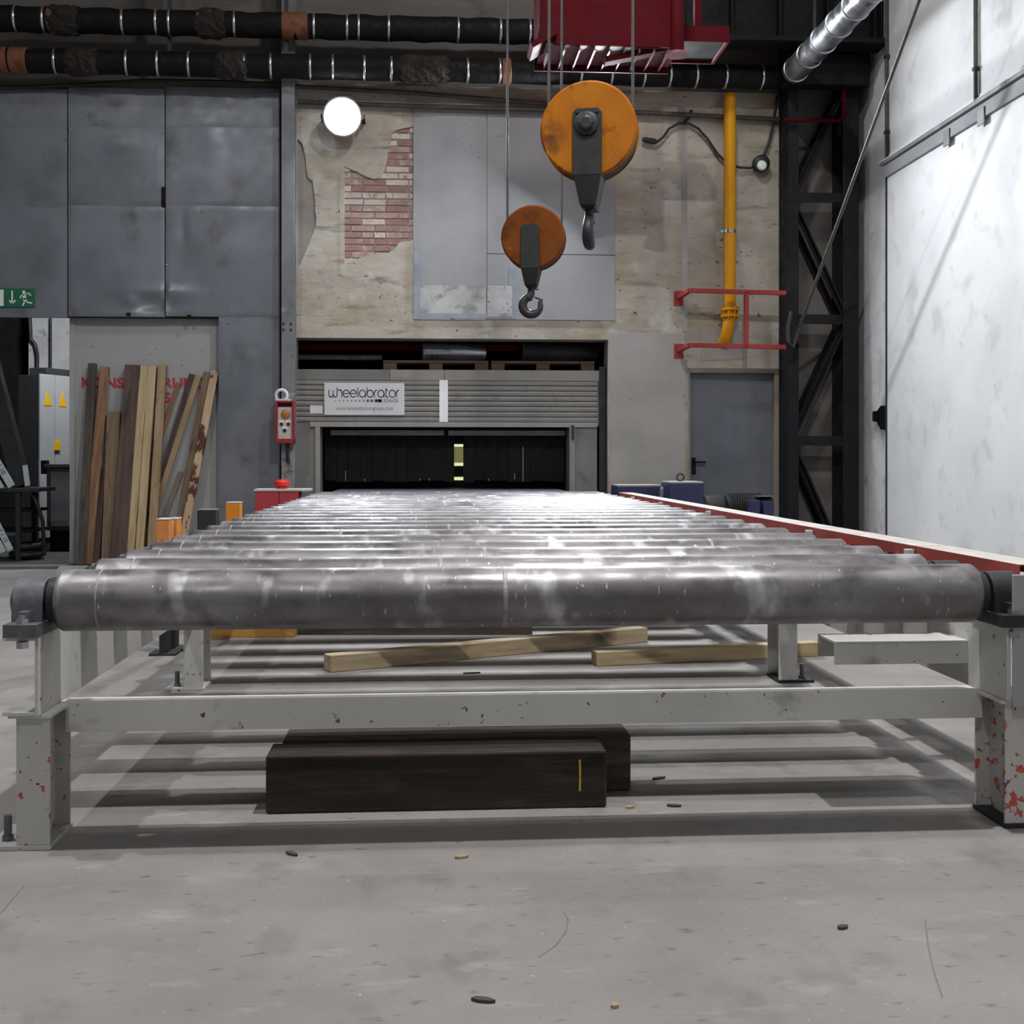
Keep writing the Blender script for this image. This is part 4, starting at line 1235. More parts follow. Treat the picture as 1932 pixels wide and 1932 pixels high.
btn(539, 781, 0.045, 'amber_lens', 'amber_lens', 0.03)
btn(531, 800, 0.016, 'cable_black', 'push_button'); btn(544, 800, 0.016, 'cable_black', 'push_button'); btn(537, 812, 0.018, 'cable_black', 'push_button')
for (px, py) in ((531, 795), (544, 795), (538, 807)):
    p = A(px, py, cy - 0.08)
    m = MB(); m.box(p.x - 0.026, p.x + 0.026, cy - 0.077, cy - 0.0755, p.z - 0.01, p.z + 0.01); m.build('button_label', 'tape_white', cs)
p = A(531, 746, cy - 0.06)
ring = [(p.x + 0.056 * math.cos(k * PI / 12), cy - 0.06, p.z + 0.056 * math.sin(k * PI / 12)) for k in range(24)]
m = MB(); m.tube(ring, 0.016, 10, closed=True); m.build('hanging_ring', 'sign_white', cs, smooth=True)
m = MB(); q = A(520, 755, cy - 0.06); m.box(q.x, q.x + 0.14, cy - 0.11, cy, b.z, b.z + 0.018); m.build('top_shelf', 'sign_white', cs)
m = MB(); m.tube([(pc, cy - 0.03, a.z), (pc + 0.002, cy - 0.03, a.z - 0.12), (pc + 0.005, cy - 0.012, a.z - 0.2)], 0.016, 8); m.build('supply_cable', 'cable_black', cs, smooth=True)

# red switch box beside the conveyor end
x0, x1 = xat(481, 11.2), xat(563, 11.2)
zt = zat(520, 927, 11.2)
rb = thing('switch_cabinet', ((x0 + x1) / 2, 11.35, 0), 'low red cabinet with a dusty top beside the left end of the conveyor', 'cabinet')
m = MB(); m.box(x0, x0 + (x1 - x0) * 0.55, 11.2, 11.5, 0.02, zt); m.build('body', 'box_red', rb, bevel=0.003)
m = MB(); m.box(x0 + (x1 - x0) * 0.56, x1, 11.2, 11.5, 0.02, zt); m.build('body', 'box_red', rb, bevel=0.003)
m = MB(); m.box(x0 - 0.01, x1 + 0.10, 11.19, 11.52, zt, zt + 0.02); m.build('lid', 'dusty_top', rb, bevel=0.003)
m = MB(); m.box(x0 + 0.02, x1 - 0.02, 11.22, 11.48, 0.0005, 0.02); m.build('plinth', 'dark_steel', rb)
p = at(532, 920, Y=11.35)
m = MB(); m.lathe((p.x, 11.35, zt + 0.02), (0, 0, 1), [(0, 0.05), (0.03, 0.05), (0.032, 0.075), (0.065, 0.07), (0.085, 0.04), (0.09, 0.01)], 28)
m.build('emergency_stop', 'stop_red', rb, smooth=True)

# ------------------------------------------------------------------ blasting machine in the opening
MY = 12.60
bm0 = thing('blasting_machine', (xat(845, MY), MY, 0), 'grey blasting machine with ribbed front in the wall opening', 'machine')
xm0, xm1 = xat(558, MY), xat(1130, MY)
xo0, xo1 = xat(604, MY), xat(1074, MY)
zt_ = zat(845, 698, MY); zr = zat(845, 718, MY); zl = zat(845, 797, MY); zop = zat(845, 806, MY)
m = MB(); m.box(xm0, xm1, MY + 0.001, MY + 1.9, zop + 0.02, zt_); m.build('hood', 'machine_grey', bm0)
m = MB(); m.box(xm0, xat(735, MY), MY - 0.012, MY, zr, zt_); m.build('top_band', 'machine_grey', bm0, bevel=0.002)
m = MB(); m.box(xat(736, MY), xat(838, MY), MY - 0.012, MY, zr, zt_); m.build('top_band', 'machine_beige', bm0, bevel=0.002)
m = MB(); m.box(xat(839, MY), xm1, MY - 0.014, MY, zr, zt_); m.build('top_band', 'machine_beige', bm0, bevel=0.002)
nrib = 8
for k in range(nrib):
    z0 = zl + (zr - zl) * k / nrib; z1 = zl + (zr - zl) * (k + 1) / nrib
    g = (z1 - z0)
    m = MB(); m.prism([(MY, z0 + 0.004), (MY - 0.013, z0 + 0.008), (MY - 0.0215, z0 + 0.022), (MY - 0.0215, z1 - 0.010), (MY - 0.015, z1 - 0.005), (MY, z1 - 0.004)], 'x', xm0 + 0.01, xm1 - 0.02)
    m.build('front_rib', 'machine_beige', bm0, smooth=True)
m = MB(); m.box(xm0 + 0.15, xm1 - 0.02, MY - 0.03, MY, zop - 0.0, zl); m.build('lintel_strip', 'machine_beige', bm0, bevel=0.003)
m = MB(); m.box(xm0, xo0 - 0.05, MY, MY + 1.9, 0, zop + 0.02); m.build('side_housing', 'machine_grey', bm0, bevel=0.003)
m = MB(); m.box(xo1 + 0.055, xm1 - 0.02, MY, MY + 1.9, 0, zop + 0.02); m.build('side_housing', 'machine_grey', bm0, bevel=0.003)
m = MB(); m.box(xo0 - 0.05, xo0, MY - 0.03, MY + 0.3, 0, zop); m.build('jamb', 'machine_beige', bm0, bevel=0.003)
m = MB(); m.box(xo1, xo1 + 0.055, MY - 0.03, MY + 0.3, 0, zop); m.build('jamb', 'machine_beige', bm0, bevel=0.003)
m = MB(); m.box(xo1 + 0.02, xo1 + 0.045, MY - 0.08, MY - 0.03, zop - 0.13, zop + 0.02); m.build('hinge', 'dark_steel', bm0)
m = MB(); m.box(xm1, xat(1142, MY), MY - 0.02, MY + 0.5, 0, zat(1130, 692, MY)); m.build('side_guide', 'dark_steel', bm0, bevel=0.003)
m = MB(); m.box(xo0 + 0.1, xat(838, MY), MY + 0.12, MY + 0.16, zop - 0.085, zop - 0.03); m.build('curtain_clamp', 'post_grey', bm0, bevel=0.003)
m = MB(); m.box(xat(846, MY), xo1 - 0.03, MY + 0.12, MY + 0.16, zop - 0.085, zop - 0.03); m.build('curtain_clamp', 'post_grey', bm0, bevel=0.003)
# rubber strip curtain, with the middle strip missing
CYY = MY + 0.30
slit0, slit1 = xat(857, CYY), xat(874, CYY)
zcb, zct = zat(845, 908, CYY), zop
xs = xo0 + 0.02
k = 0
wds = (slit0 - xs) / 11
for seg0, seg1, nn in ((xs, slit0, 11), (slit1, xo1 - 0.02, 9)):
    ww = (seg1 - seg0) / nn
    for i in range(nn):
        yy = CYY + (0.006 if i % 2 else 0.0)
        gap = 0.003 if i in (1, 3, 6) else 0.0005
        m = MB(); m.box(seg0 + i * ww + gap, seg0 + (i + 1) * ww - gap, yy, yy + 0.006, zcb + random.uniform(-0.01, 0.012), zct)
        m.build('curtain_strip', 'rubber_black', bm0)
m = MB(); m.box(xo0 - 0.05, xo1 + 0.06, MY + 0.95, MY + 0.97, 0, zop); m.build('inner_baffle', 'rubber_black', bm0)
for (y0, y1, mt) in ((838, 843, 'chamber_glow'), (844, 873, 'chamber_glow_dim'), (873, 879, 'chamber_glow'), (900, 906, 'chamber_glow')):
    p, q = at(857, y1, Y=MY + 0.9), at(873, y0, Y=MY + 0.9)
    m = MB(); m.box(p.x - 0.01, q.x + 0.01, MY + 0.9, MY + 0.95, p.z, q.z); m.build('glow_bar', mt, bm0)  # glowing bars added in place of the lit chamber interior
for (px, y0, y1) in ((688, 903, 908), (652, 888, 907), (987, 843, 908), (971, 893, 905), (922, 903, 907), (792, 903, 907), (810, 902, 907), (603, 840, 915)):
    p, q = at(px, y1, Y=CYY - 0.01), at(px, y0, Y=CYY - 0.01)
    m = MB(); m.box(p.x - 0.004, p.x + 0.004, CYY - 0.004, CYY - 0.001, p.z, q.z); m.build('gap_glint', 'bright_steel', bm0)  # bright slivers painted as glints of light through the curtain gaps

# name board, tape and small label on the ribbed front
BY = MY - 0.022
sb = thing('name_board', A(688, 783, BY), 'white company name board on the ribbed machine front', 'sign')
a, b = A(612, 783, BY), A(763, 723, BY)
m = MB(); m.box(a.x, b.x, BY - 0.012, BY, a.z, b.z); m.build('board', 'sign_white', sb, bevel=0.002)
# rounded monoline lettering
def arc(cx, cz, r, a0, a1, n=12, rz=None):
    rz = rz or r
    return [(cx + r * math.cos(math.radians(a0 + (a1 - a0) * k / n)), cz + rz * math.sin(math.radians(a0 + (a1 - a0) * k / n))) for k in range(n + 1)]


G = {
    'w': (1.35, [[(0.05, 1)] + arc(0.37, 0.34, 0.32, 180, 360, 10, 0.34) + [(0.69, 0.9)], arc(0.97, 0.34, 0.28, 180, 360, 10, 0.34) + [(1.25, 1.32)]]),
    'h': (0.72, [[(0.0, 0.95)] + arc(0.28, 0.68, 0.32, 120, 0, 8, 0.32) + [(0.60, 0)]]),
    'e': (1.05, [[(0.06, 0.5), (0.94, 0.5)], arc(0.5, 0.5, 0.45, 0, 318, 20, 0.5)]),
    'l': (0.28, [[(0.1, 1.32), (0.1, 0)]]),
    'a': (1.12, [arc(0.5, 0.5, 0.45, 0, 360, 20, 0.5), [(0.95, 0.5), (0.95, 0)]]),
    'b': (1.08, [[(0.06, 1.32), (0.06, 0.5)], arc(0.51, 0.5, 0.45, 0, 360, 20, 0.5)]),
    'r': (0.52, [[(0.06, 0), (0.06, 0.55)] + arc(0.45, 0.6, 0.39, 180, 95, 8, 0.4)]),
    't': (0.55, [[(0.10, 1.3), (0.10, 0.3)] + arc(0.38, 0.3, 0.28, 180, 280, 8, 0.3), [(0.10, 1.0), (0.45, 1.0)]]),
    'o': (1.05, [arc(0.5, 0.5, 0.45, 0, 360, 20, 0.5)]),
}
word = 'wheelabrator'
tot = sum(G[c][0] for c in word)
p0, p1 = A(620, 749, BY - 0.012), A(754, 749, BY - 0.012)
sc = (p1.x - p0.x) / tot
hz = (749 - 735.5) / FPX * 12.4
xx = p0.x
m = MB()
for ch in word:
    wd_, strokes = G[ch]
    for st in strokes:
        m.ribbon([(xx + u * sc, p0.z + v * hz) for u, v in st], 0.0105, 'y', BY - 0.0135, BY - 0.012)
    xx += wd_ * sc
m.build('lettering', 'sign_print', sb)
m = MB(); m2 = MB()
for k in range(13):
    px = 633 + k * 7.6 if k < 12 else 715
    s = 0.006 + 0.0008 * k
    p = A(px, 756, BY - 0.012)
    ww = s * (2.0 if k == 12 else 1)
    (m if k > 7 else m2).prism([(p.x - ww, p.z - s), (p.x + ww, p.z - s), (p.x + ww, p.z + s), (p.x - ww, p.z + s)], 'y', BY - 0.0135, BY - 0.012)
m.build('dot_row', 'sign_print', sb); m2.build('dot_row', 'sign_print_pale', sb)
p = A(724, 758.5, BY - 0.012)
text_mesh('lettering', 'SCHLICK', 0.047, 'sign_print', (p.x, BY - 0.013, p.z), sb, sx=0.82)
p = A(688, 773, BY - 0.012)
text_mesh('lettering', 'www.wheelabratorgroup.com', 0.055, 'sign_print_pale', (p.x, BY - 0.013, p.z), sb, align='CENTER', sx=0.90)
a, b = A(829, 796, BY), A(845, 717, BY)
m = MB(); m.box(a.x, b.x, BY - 0.004, BY, a.z, b.z); m.build('marker_strip', 'tape_white', label='bright white vertical marker strip on the middle of the machine front', cat='marker')
a, b = A(585, 780, BY), A(609, 765, BY)
m = MB(); m.box(a.x, b.x, BY - 0.004, BY, a.z, b.z); m.build('small_label', 'sign_white', label='small blank white plate left of the company name board', cat='label')

# pallets and ducts on top of the machine
def pallet(px0, px1, label):
    x0, x1 = xat(px0, 12.75), xat(px1, 12.75)
    z0 = zt_ + 0.001
    t = thing('pallet', ((x0 + x1) / 2, 13.15, z0), label, 'pallet')
    for k in range(3):
        xc = x0 + 0.07 + (x1 - x0 - 0.14) * k / 2
        m = MB(); m.box(xc - 0.07, xc + 0.07, 12.62, 13.42, z0, z0 + 0.075); m.build('block', 'pallet_wood', t)
    for k in range(5):
        y0 = 12.61 + k * 0.17
        m = MB(); m.box(x0, x1, y0, y0 + 0.13, z0 + 0.076, z0 + 0.098); m.build('deck_board', 'pallet_wood', t)


pallet(724, 920, 'brown wooden pallet lying on the machine roof below the shiny duct')
pallet(926, 1118, 'brown wooden pallet on the machine roof at the right')
zpt = zt_ + 0.10
def duct_piece(px0, px1, Yd, r, label, mat='duct_zinc'):
    a, b = xat(px0, Yd), xat(px1, Yd)
    t = thing('duct_section', ((a + b) / 2, Yd, zpt), label, 'duct')
    pts = [(a, Yd, zpt + r + 0.002), (a + (b - a) * 0.3, Yd, zpt + r + 0.002), (a + (b - a) * 0.7, Yd + 0.02, zpt + r + 0.002), (b, Yd + 0.10, zpt + r + 0.002)]
    m = MB(); m.tube(pts, r, 32); m.build('shell', mat, t, smooth=True)
    for k, q in enumerate(pts):
        if k in (0, 3):
            m = MB(); m.lathe((q[0] - 0.012, q[1], q[2]), (1, 0.1, 0), [(0, r * 1.0), (0.004, r * 1.05), (0.02, r * 1.05), (0.024, r)], 32); m.build('collar', mat, t, smooth=True)


duct_piece(798, 910, 12.88, 0.11, 'shiny zinc duct elbow lying on the pallet above the machine')
duct_piece(985, 1125, 12.88, 0.11, 'dull dark duct section above the machine at right', 'dark_steel')
ra, rb_ = xat(560, 12.9), xat(720, 12.9)
m = MB(); m.box(ra, xat(1140, 12.9), 12.88, 12.94, zo - 0.09, zo - 0.03); m.build('recess_beam', 'crane_red', label='dark red beam across the top of the machine recess', cat='beam')
m = MB(); m.tube([(ra, 13.0, zo - 0.16), (rb_, 13.0, zo - 0.16)], 0.03, 12); m.build('recess_pipe', 'post_grey', label='grey pipe above the machine at left', cat='pipe', smooth=True)

# ------------------------------------------------------------------ conveyor drive at the right, behind the guard
dv = thing('drive_unit', (2.5, 11.7, 0), 'blue gear drive with dark motor behind the red guard near the door', 'motor')
def dbox(px0, px1, py, Yd, dep, z0, mat, name, top=None, bev=0.01):
    a, b = at(px0, py, Y=Yd), at(px1, py, Y=Yd)
    m = MB(); m.box(a.x, b.x, Yd, Yd + dep, z0, a.z); o = m.build(name, mat, dv, bevel=bev)
    if top:
        m = MB(); m.box(a.x + 0.005, b.x - 0.005, Yd + 0.005, Yd + dep - 0.005, a.z, a.z + 0.012); m.build(top, 'dusty_top', dv)
    return a, b


dbox(1164, 1248, 917, 11.95, 0.40, 0.45, 'motor_blue', 'chain_case', 'dust_layer')
a, b = dbox(1263, 1328, 911, 11.55, 0.42, 0.30, 'motor_blue', 'gearbox', 'dust_layer')
m = MB(); xe = (a.x + b.x) / 2 - 0.02
m.tube([(xe + 0.035 * math.cos(k * PI / 9), 11.75, a.z + 0.05 + 0.035 * math.sin(k * PI / 9)) for k in range(18)], 0.009, 8, closed=True); m.cyl((xe, 11.75, a.z), (xe, 11.75, a.z + 0.02), 0.018, 12)
m.build('lifting_eye', 'dark_steel', dv, smooth=True)
p = at(1254, 922, Y=11.9)
m = MB(); m.lathe((p.x, 11.9, p.z - 0.2), (0, 0, 1), [(0, 0.05), (0.2, 0.05), (0.22, 0.03)], 18); m.build('filler_neck', 'post_grey', dv, smooth=True)
zm = at(1400, 957, Y=11.5).z
xa_, xb_ = b.x, xat(1378, 11.5)
m = MB(); m.lathe((xa_, 11.72, zm), (1, 0, 0), [(0, 0.10), (0.05, 0.125), (0.22, 0.125), (0.26, 0.09)], 28); m.build('coupling_cover', 'cast_iron_dark', dv, smooth=True)
xc_ = xa_ + 0.26
m = MB()
prof = []
for k in range(14):
    prof += [(0.02 + k * 0.024, 0.115), (0.026 + k * 0.024, 0.135), (0.034 + k * 0.024, 0.135), (0.040 + k * 0.024, 0.115)]
m.lathe((xc_, 11.72, zm), (1, 0, 0), [(0, 0.10)] + prof + [(0.40, 0.11), (0.46, 0.11), (0.47, 0.08)], 32); m.build('motor_body', 'cast_iron_dark', dv, smooth=True)
dbox(1413, 1434, 944, 11.50, 0.10, zm - 0.06, 'motor_blue', 'terminal_box', bev=0.006)
dbox(1440, 1461, 946, 11.50, 0.10, zm - 0.08, 'motor_blue', 'terminal_box', bev=0.006)
dbox(1428, 1460, 936, 11.56, 0.16, zm + 0.10, 'post_grey', 'fan_cowl', bev=0.01)
m = MB(); m.box(1.98, xat(1462, 11.5), 11.52, 12.1, 0.26, 0.30)
m.build('base_frame', 'dark_steel', dv)
for (xq, yq) in ((2.03, 11.56), (3.1, 11.56), (2.03, 12.05), (3.1, 12.05)):
    m = MB(); m.box(xq - 0.04, xq + 0.04, yq - 0.04, yq + 0.04, 0.0005, 0.26); m.build('frame_leg', 'dark_steel', dv)
m = MB(); m.box(xc_ + 0.05, xc_ + 0.35, 11.64, 11.8, 0.30, zm - 0.10); m.build('motor_foot', 'dark_steel', dv)
m = MB(); m.box(xa_ + 0.05, xa_ + 0.2, 11.66, 11.78, 0.30, zm - 0.11); m.build('coupling_foot', 'dark_steel', dv)

# ------------------------------------------------------------------ crane hooks and trolley
def hook_block(px, py, Yd, rpx, label, ropes, mats, hook_turn, px_scale, has_cap, strap, turn):
    c = at(px, py, Y=Yd)
    t_ = (c.y * CS + c.x * SN)
    u = t_ / FPX                      # metres per pixel at that distance
    R = rpx * u
    t = thing('hook_block', (c.x, c.y, c.z - R * 2.5), label, 'crane hook')
    dep = 0.30 * R
    # cheek discs and sheave
    for s, nm in ((-1, 'cheek_disc'), (1, 'cheek_disc')):
        y0 = c.y + s * dep * 0.75
        m = MB(); m.lathe((c.x, y0, c.z), (0, s, 0), [(0, R), (0.010, R), (0.022, R - 0.012)], 64)
        m.build(nm, mats[0], t, smooth=True)
    m = MB(); m.lathe((c.x, c.y - dep * 0.75, c.z), (0, 1, 0), [(0, R * 0.97), (dep * 0.2, R * 0.97), (dep * 0.75, R * 0.88), (dep * 1.3, R * 0.97), (dep * 1.5, R * 0.97)], 56)
    m.build('sheave', 'hook_steel', t, smooth=True)
    # straps front/back
    sw0, sw1, sy0, sy1, tw, ty = strap
    x0, x1 = c.x + (sw0 - px) * u, c.x + (sw1 - px) * u
    za, zb_ = c.z + (py - sy0) * u, c.z + (py - sy1) * u
    zc_ = c.z + (py - ty) * u
    xm = (x0 + x1) / 2
    for s in (-1, 1):
        yA = c.y + s * (dep * 0.75 + 0.022); yB = yA + s * 0.022
        a, b = min(yA, yB), max(yA, yB)
        rr = 0.018
        poly = [(x0, zb_), (x1, zb_), (x1, za - rr), (x1 - rr, za), (x0 + rr, za), (x0, za - rr)]
        m = MB(); m.prism(poly, 'y', a, b); m.build('strap', 'strap_black', t, bevel=0.003)
    # tapered yoke
    yA, yB = c.y - dep * 0.75 - 0.044, c.y + dep * 0.75 + 0.044
    hw = tw * u / 2
    m = MB()
    vs = [(x0, yA, zb_ + 0.01), (x1, yA, zb_ + 0.01), (x1, yB, zb_ + 0.01), (x0, yB, zb_ + 0.01),
          (xm - hw, yA + 0.03, zc_ + 0.015), (xm + hw, yA + 0.03, zc_ + 0.015), (xm + hw, yB - 0.03, zc_ + 0.015), (xm - hw, yB - 0.03, zc_ + 0.015),
          (xm - hw * 0.8, yA + 0.05, zc_), (xm + hw * 0.8, yA + 0.05, zc_), (xm + hw * 0.8, yB - 0.05, zc_), (xm - hw * 0.8, yB - 0.05, zc_)]
    m.add(vs, [(0, 1, 2, 3), (0, 4, 5, 1), (1, 5, 6, 2), (2, 6, 7, 3), (3, 7, 4, 0), (4, 8, 9, 5), (5, 9, 10, 6), (6, 10, 11, 7), (7, 11, 8, 4), (8, 11, 10, 9)])
    m.build('yoke', 'strap_black', t, bevel=0.003)
    if has_cap:
        zh = c.z + (py - 243) * u
        yF = c.y - dep * 0.75 - 0.044
        m = MB(); m.lathe((xm - 0.003, yF, zh), (0, -1, 0), [(0, 0.066), (0.014, 0.064), (0.018, 0.056)], 30); o = m.build('axle_cap', 'strap_black', t, smooth=True)
        m = MB(); m.lathe((xm - 0.003, yF - 0.018, zh), (0, -1, 0), [(0, 0.042), (0.014, 0.040), (0.018, 0.03)], 8); m.build('axle_nut', 'hook_steel', o)
        for (dx, dz) in ((-0.055, 0.065), (0.055, 0.065)):
            m = MB(); m.lathe((xm + dx, yF, zh + dz), (0, -1, 0), [(0, 0.010), (0.008, 0.008)], 8); m.build('bolt', 'hook_steel', t)
    # hook: neck + curved tapering body
    k = px_scale * u
    pts2 = [(0, 0, 7), (0, -6, 7), (-1, -14, 8), (-6, -22, 9)]
    for q in range(15):
        a = math.radians(118 + q * 18.5)
        rad_ = 17.0
        th = 8 + 2.6 * math.sin((q / 14) * PI) - (q / 14) * 3.2
        pts2.append((0.5 + rad_ * math.cos(a), -36 + rad_ * math.sin(a), th))
    pts2.append((19, -24, 3.0))
    ct, st_ = math.cos(hook_turn), math.sin(hook_turn)
    P = [(xm + x * k * ct, c.y + x * k * st_, zc_ + 0.01 + zz * k) for x, zz, r in pts2]
    m = MB(); m.tube(P, [r * k * 0.95 for _, _, r in pts2], 16); hk = m.build('hook', 'hook_steel', t, smooth=True)
    lx, lz = 6, -18
    e = pts2[-1]
    m = MB(); m.beam((xm + lx * k * ct, c.y + lx * k * st_, zc_ + lz * k), (xm + e[0] * k * ct, c.y + e[0] * k * st_, zc_ + (e[1] + 1) * k), 0.008, 3 * k)
    m.build('safety_latch', 'hook_steel', hk)
    m = MB(); m.cyl((xm, c.y, zc_ - 2 * k), (xm + 15 * k, c.y - 0.01, zc_ - 4 * k), 0.004, 8); m.build('locking_pin', 'hook_steel', hk)
    t.rotation_euler.z = turn
    # ropes
    for pr in ropes:
        xr = c.x + (pr - px) * u
        m = MB(); m.tube([(xr, c.y, c.z), (xr, c.y, 5.0), (xr, c.y, ZR - 0.6)], 0.0085, 10); m.build('wire_rope', 'rope_steel', t, smooth=True)


hook_block(1113, 250, 6.5, 91, 'large yellow crane hook pulley, upper right of the two hanging blocks', (1035, 1194), ['pulley_yellow'], PI / 2 + 0.0, 1.30, True, (1085, 1139, 214, 338, 30, 396), -0.26)
hook_block(1007, 450, 8.2, 60, 'smaller crane hook pulley, orange-brown from painted-in shadow, hanging lower left', (957, 1060), ['pulley_shaded'], 0.0, 1.0, False, (985, 1020, 427, 510, 22, 543), -0.20)

# red crane trolley
TY = 10.0
ct = thing('crane_trolley', (xat(1170, TY), TY + 0.4, zat(1170, 92, TY)), 'dark red crane trolley body hanging above the hook pulleys', 'crane')
def cpt(px, py, Y=TY):
    p = at(px, py, Y=Y); return (p.x, p.z)
front = [cpt(1022, 62), cpt(1042, -60), cpt(1400, -60), cpt(1285, -60), cpt(1285, 92), cpt(1045, 84)]
front = [cpt(1014, 70), cpt(1042, -60), cpt(1285, -60), cpt(1285, 90), cpt(1050, 84)]
m = MB(); m.prism(front, 'y', TY, TY + 0.02); m.build('front_plate', 'crane_red', ct)
zbt = cpt(1170, 88)[1]
X0, X1 = xat(1014, TY), xat(1285, TY)
zb2 = zbt + 0.02
m = MB(); m.box(X0 + 0.02, X1, TY + 0.02, TY + 0.55, zb2, zb2 + 0.02); m.build('floor_plate', 'crane_red_lit', ct)
for k in range(9):
    x = X0 + 0.10 + k * (X1 - X0 - 0.2) / 8
    m = MB(); m.box(x, x + 0.012, TY + 0.03, TY + 0.54, zb2 - 0.05, zb2); m.build('rib', 'crane_red_lit', ct)
m = MB(); m.box(X0 + 0.02, X0 + 0.04, TY + 0.02, TY + 0.55, zb2, zb2 + 1.0); m.build('side_plate', 'crane_red', ct)
m = MB(); m.box(X0 + 0.02, X1, TY + 0.55, TY + 0.57, zb2 - 0.06, zb2 + 1.0); m.build('back_plate', 'crane_red', ct)
a, b = cpt(1000, 98, TY + 0.1), cpt(1045, 72, TY + 0.1)
m = MB(); m.beam((a[0], TY + 0.1, a[1]), (b[0], TY + 0.1, b[1]), 0.35, 0.05); m.build('buffer_arm', 'crane_red', ct)
p, q = cpt(1140, 116, TY + 0.15), cpt(1262, 92, TY + 0.15)
m = MB(); m.beam((p[0], TY + 0.15, p[1] - 0.0), (q[0], TY + 0.15, q[1]), 0.12, 0.05); m.build('tie_bar', 'crane_red', ct)
xt = xat(1279, TY - 0.04)
m = MB(); m.lathe((xt, TY - 0.01, zbt - 0.05), (0, 0, 1), [(0, 0.05), (0.01, 0.058), (1.4, 0.058)], 24); m.build('vertical_tube', 'crane_red', ct, smooth=True)
m = MB(); m.lathe((xt, TY - 0.01, zbt - 0.07), (0, 0, 1), [(0, 0.10), (0.02, 0.10)], 24); m.build('tube_foot', 'crane_red_lit', ct, smooth=True)
Xr = xat(1376, TY + 0.3)
zf = cpt(1330, 80, TY + 0.3)[1]
m = MB()
m.box(X1 + 0.02, Xr, TY + 0.28, TY + 0.30, zf, zf + 0.14); m.box(Xr - 0.03, Xr, TY + 0.30, TY + 0.85, zf, zf + 0.10); m.box(X1 + 0.02, Xr, TY + 0.85, TY + 0.88, zf, zf + 0.10)
m.build('side_frame', 'crane_red', ct, bevel=0.003)
m = MB(); m.box(X1 + 0.02, Xr - 0.03, TY + 0.30, TY + 0.85, zf + 0.02, zf + 0.03); m.build('side_tray', 'black_steel', ct)
m = MB(); m.box(X1 + 0.01, X1 + 0.05, TY + 0.28, TY + 0.55, zf + 0.03, zf + 1.0); m.build('side_web', 'crane_red', ct)
m = MB(); m.box(Xr - 0.30, Xr - 0.24, TY + 0.32, TY + 0.40, zf + 0.03, zf + 1.0); m.build('side_web', 'crane_red', ct)

# sloping brace rod with hook end in front of the lattice column
P0 = Vector((3.75, 11.85, 2.42)); P1 = Vector((3.82, 9.68, 4.21))
P2 = P1 + (P1 - P0) * 1.6
rod = thing('brace_rod', P0, 'thin sloping steel rod hanging in front of the black lattice column', 'rod')
m = MB(); m.tube([P0, P1, P2], 0.016, 12); m.build('rod_bar', 'rope_steel', rod, smooth=True)
m = MB(); m.tube([P0 + Vector((0, 0, 0.02)), P0 + Vector((-0.02, 0.02, -0.10)), P0 + Vector((-0.06, 0.02, -0.20)), P0 + Vector((-0.11, 0.01, -0.14)), P0 + Vector((-0.11, 0, 0.02)), P0 + Vector((-0.08, 0, 0.16))], 0.022, 10)
m.build('rod_hook', 'dark_steel', rod, smooth=True)
m = MB(); m.beam(P0 + Vector((-0.05, 0.05, -0.12)), (3.80, 12.10, 2.26), 0.05, 0.03); m.build('anchor_lug', 'column_paint', rod)

# ------------------------------------------------------------------ side room contents
def rotbox(name, parent, cx, cy_, z0, z1, wd, dp, ang, mat, bev=0.003):
    M = Matrix.Rotation(ang, 3, 'Z')
    m = MB()
    vs = []
    for zz in (z0, z1):
        for (u, v) in ((-wd / 2, -dp / 2), (wd / 2, -dp / 2), (wd / 2, dp / 2), (-wd / 2, dp / 2)):
            q = M @ Vector((u, v, 0)); vs.append((cx + q.x, cy_ + q.y, zz))
    m.add(vs, [(0, 3, 2, 1), (4, 5, 6, 7), (0, 1, 5, 4), (1, 2, 6, 5), (2, 3, 7, 6), (3, 0, 4, 7)])
    return m.build(name, mat, parent, bevel=bev)


# white electrical cabinet (turned), built from a row of doors
fl = at(72, 705, Y=14.9)
ang = math.radians(69)
dx, dy = math.cos(ang), math.sin(ang)
cab = thing('control_cabinet', (fl.x + 0.6 * dx, fl.y + 0.6 * dy, 0), 'tall white electrical cabinet with warning triangles in the side room', 'cabinet')
nx, ny = dy, -dx          # outward normal of the front face
Lc = 1.7; Dc = 0.3
rotbox('body', cab, fl.x + dx * Lc / 2 - nx * Dc / 2, fl.y + dy * Lc / 2 - ny * Dc / 2, 0.0005, fl.z - 0.01, Lc - 0.02, Dc, ang, 'cabinet_dark')
for k in range(6):
    cc = (k + 0.5) * Lc / 6
    dz = fl.z
    o = rotbox('cabinet_door', cab, fl.x + dx * cc + nx * 0.012, fl.y + dy * cc + ny * 0.012, 0.12, dz, Lc / 6 - 0.012, 0.024, ang, 'cabinet_white')
    if k < 3:
        base = Vector((fl.x + dx * cc, fl.y + dy * cc, 0)) + Vector((nx, ny, 0)) * 0.025
        zt0 = zat(85, 765, 15.0)
        m = MB()
        tri = [(-0.075, 0), (0.075, 0), (0, 0.19)]
        f_ = [base + Vector((dx * u, dy * u, zt0 + v)) for u, v in tri]
        b_ = [q + Vector((nx, ny, 0)) * 0.003 for q in f_]
        m.add(f_ + b_, [(0, 1, 2), (3, 5, 4), (0, 3, 4, 1), (1, 4, 5, 2), (2, 5, 3, 0)])
        m.build('warning_triangle', 'warning_yellow', o)
base = Vector((fl.x + dx * Lc / 6 * 1.1, fl.y + dy * Lc / 6 * 1.1, 0)) + Vector((nx, ny, 0)) * 0.03
z_ = zat(98, 850, 15.1)
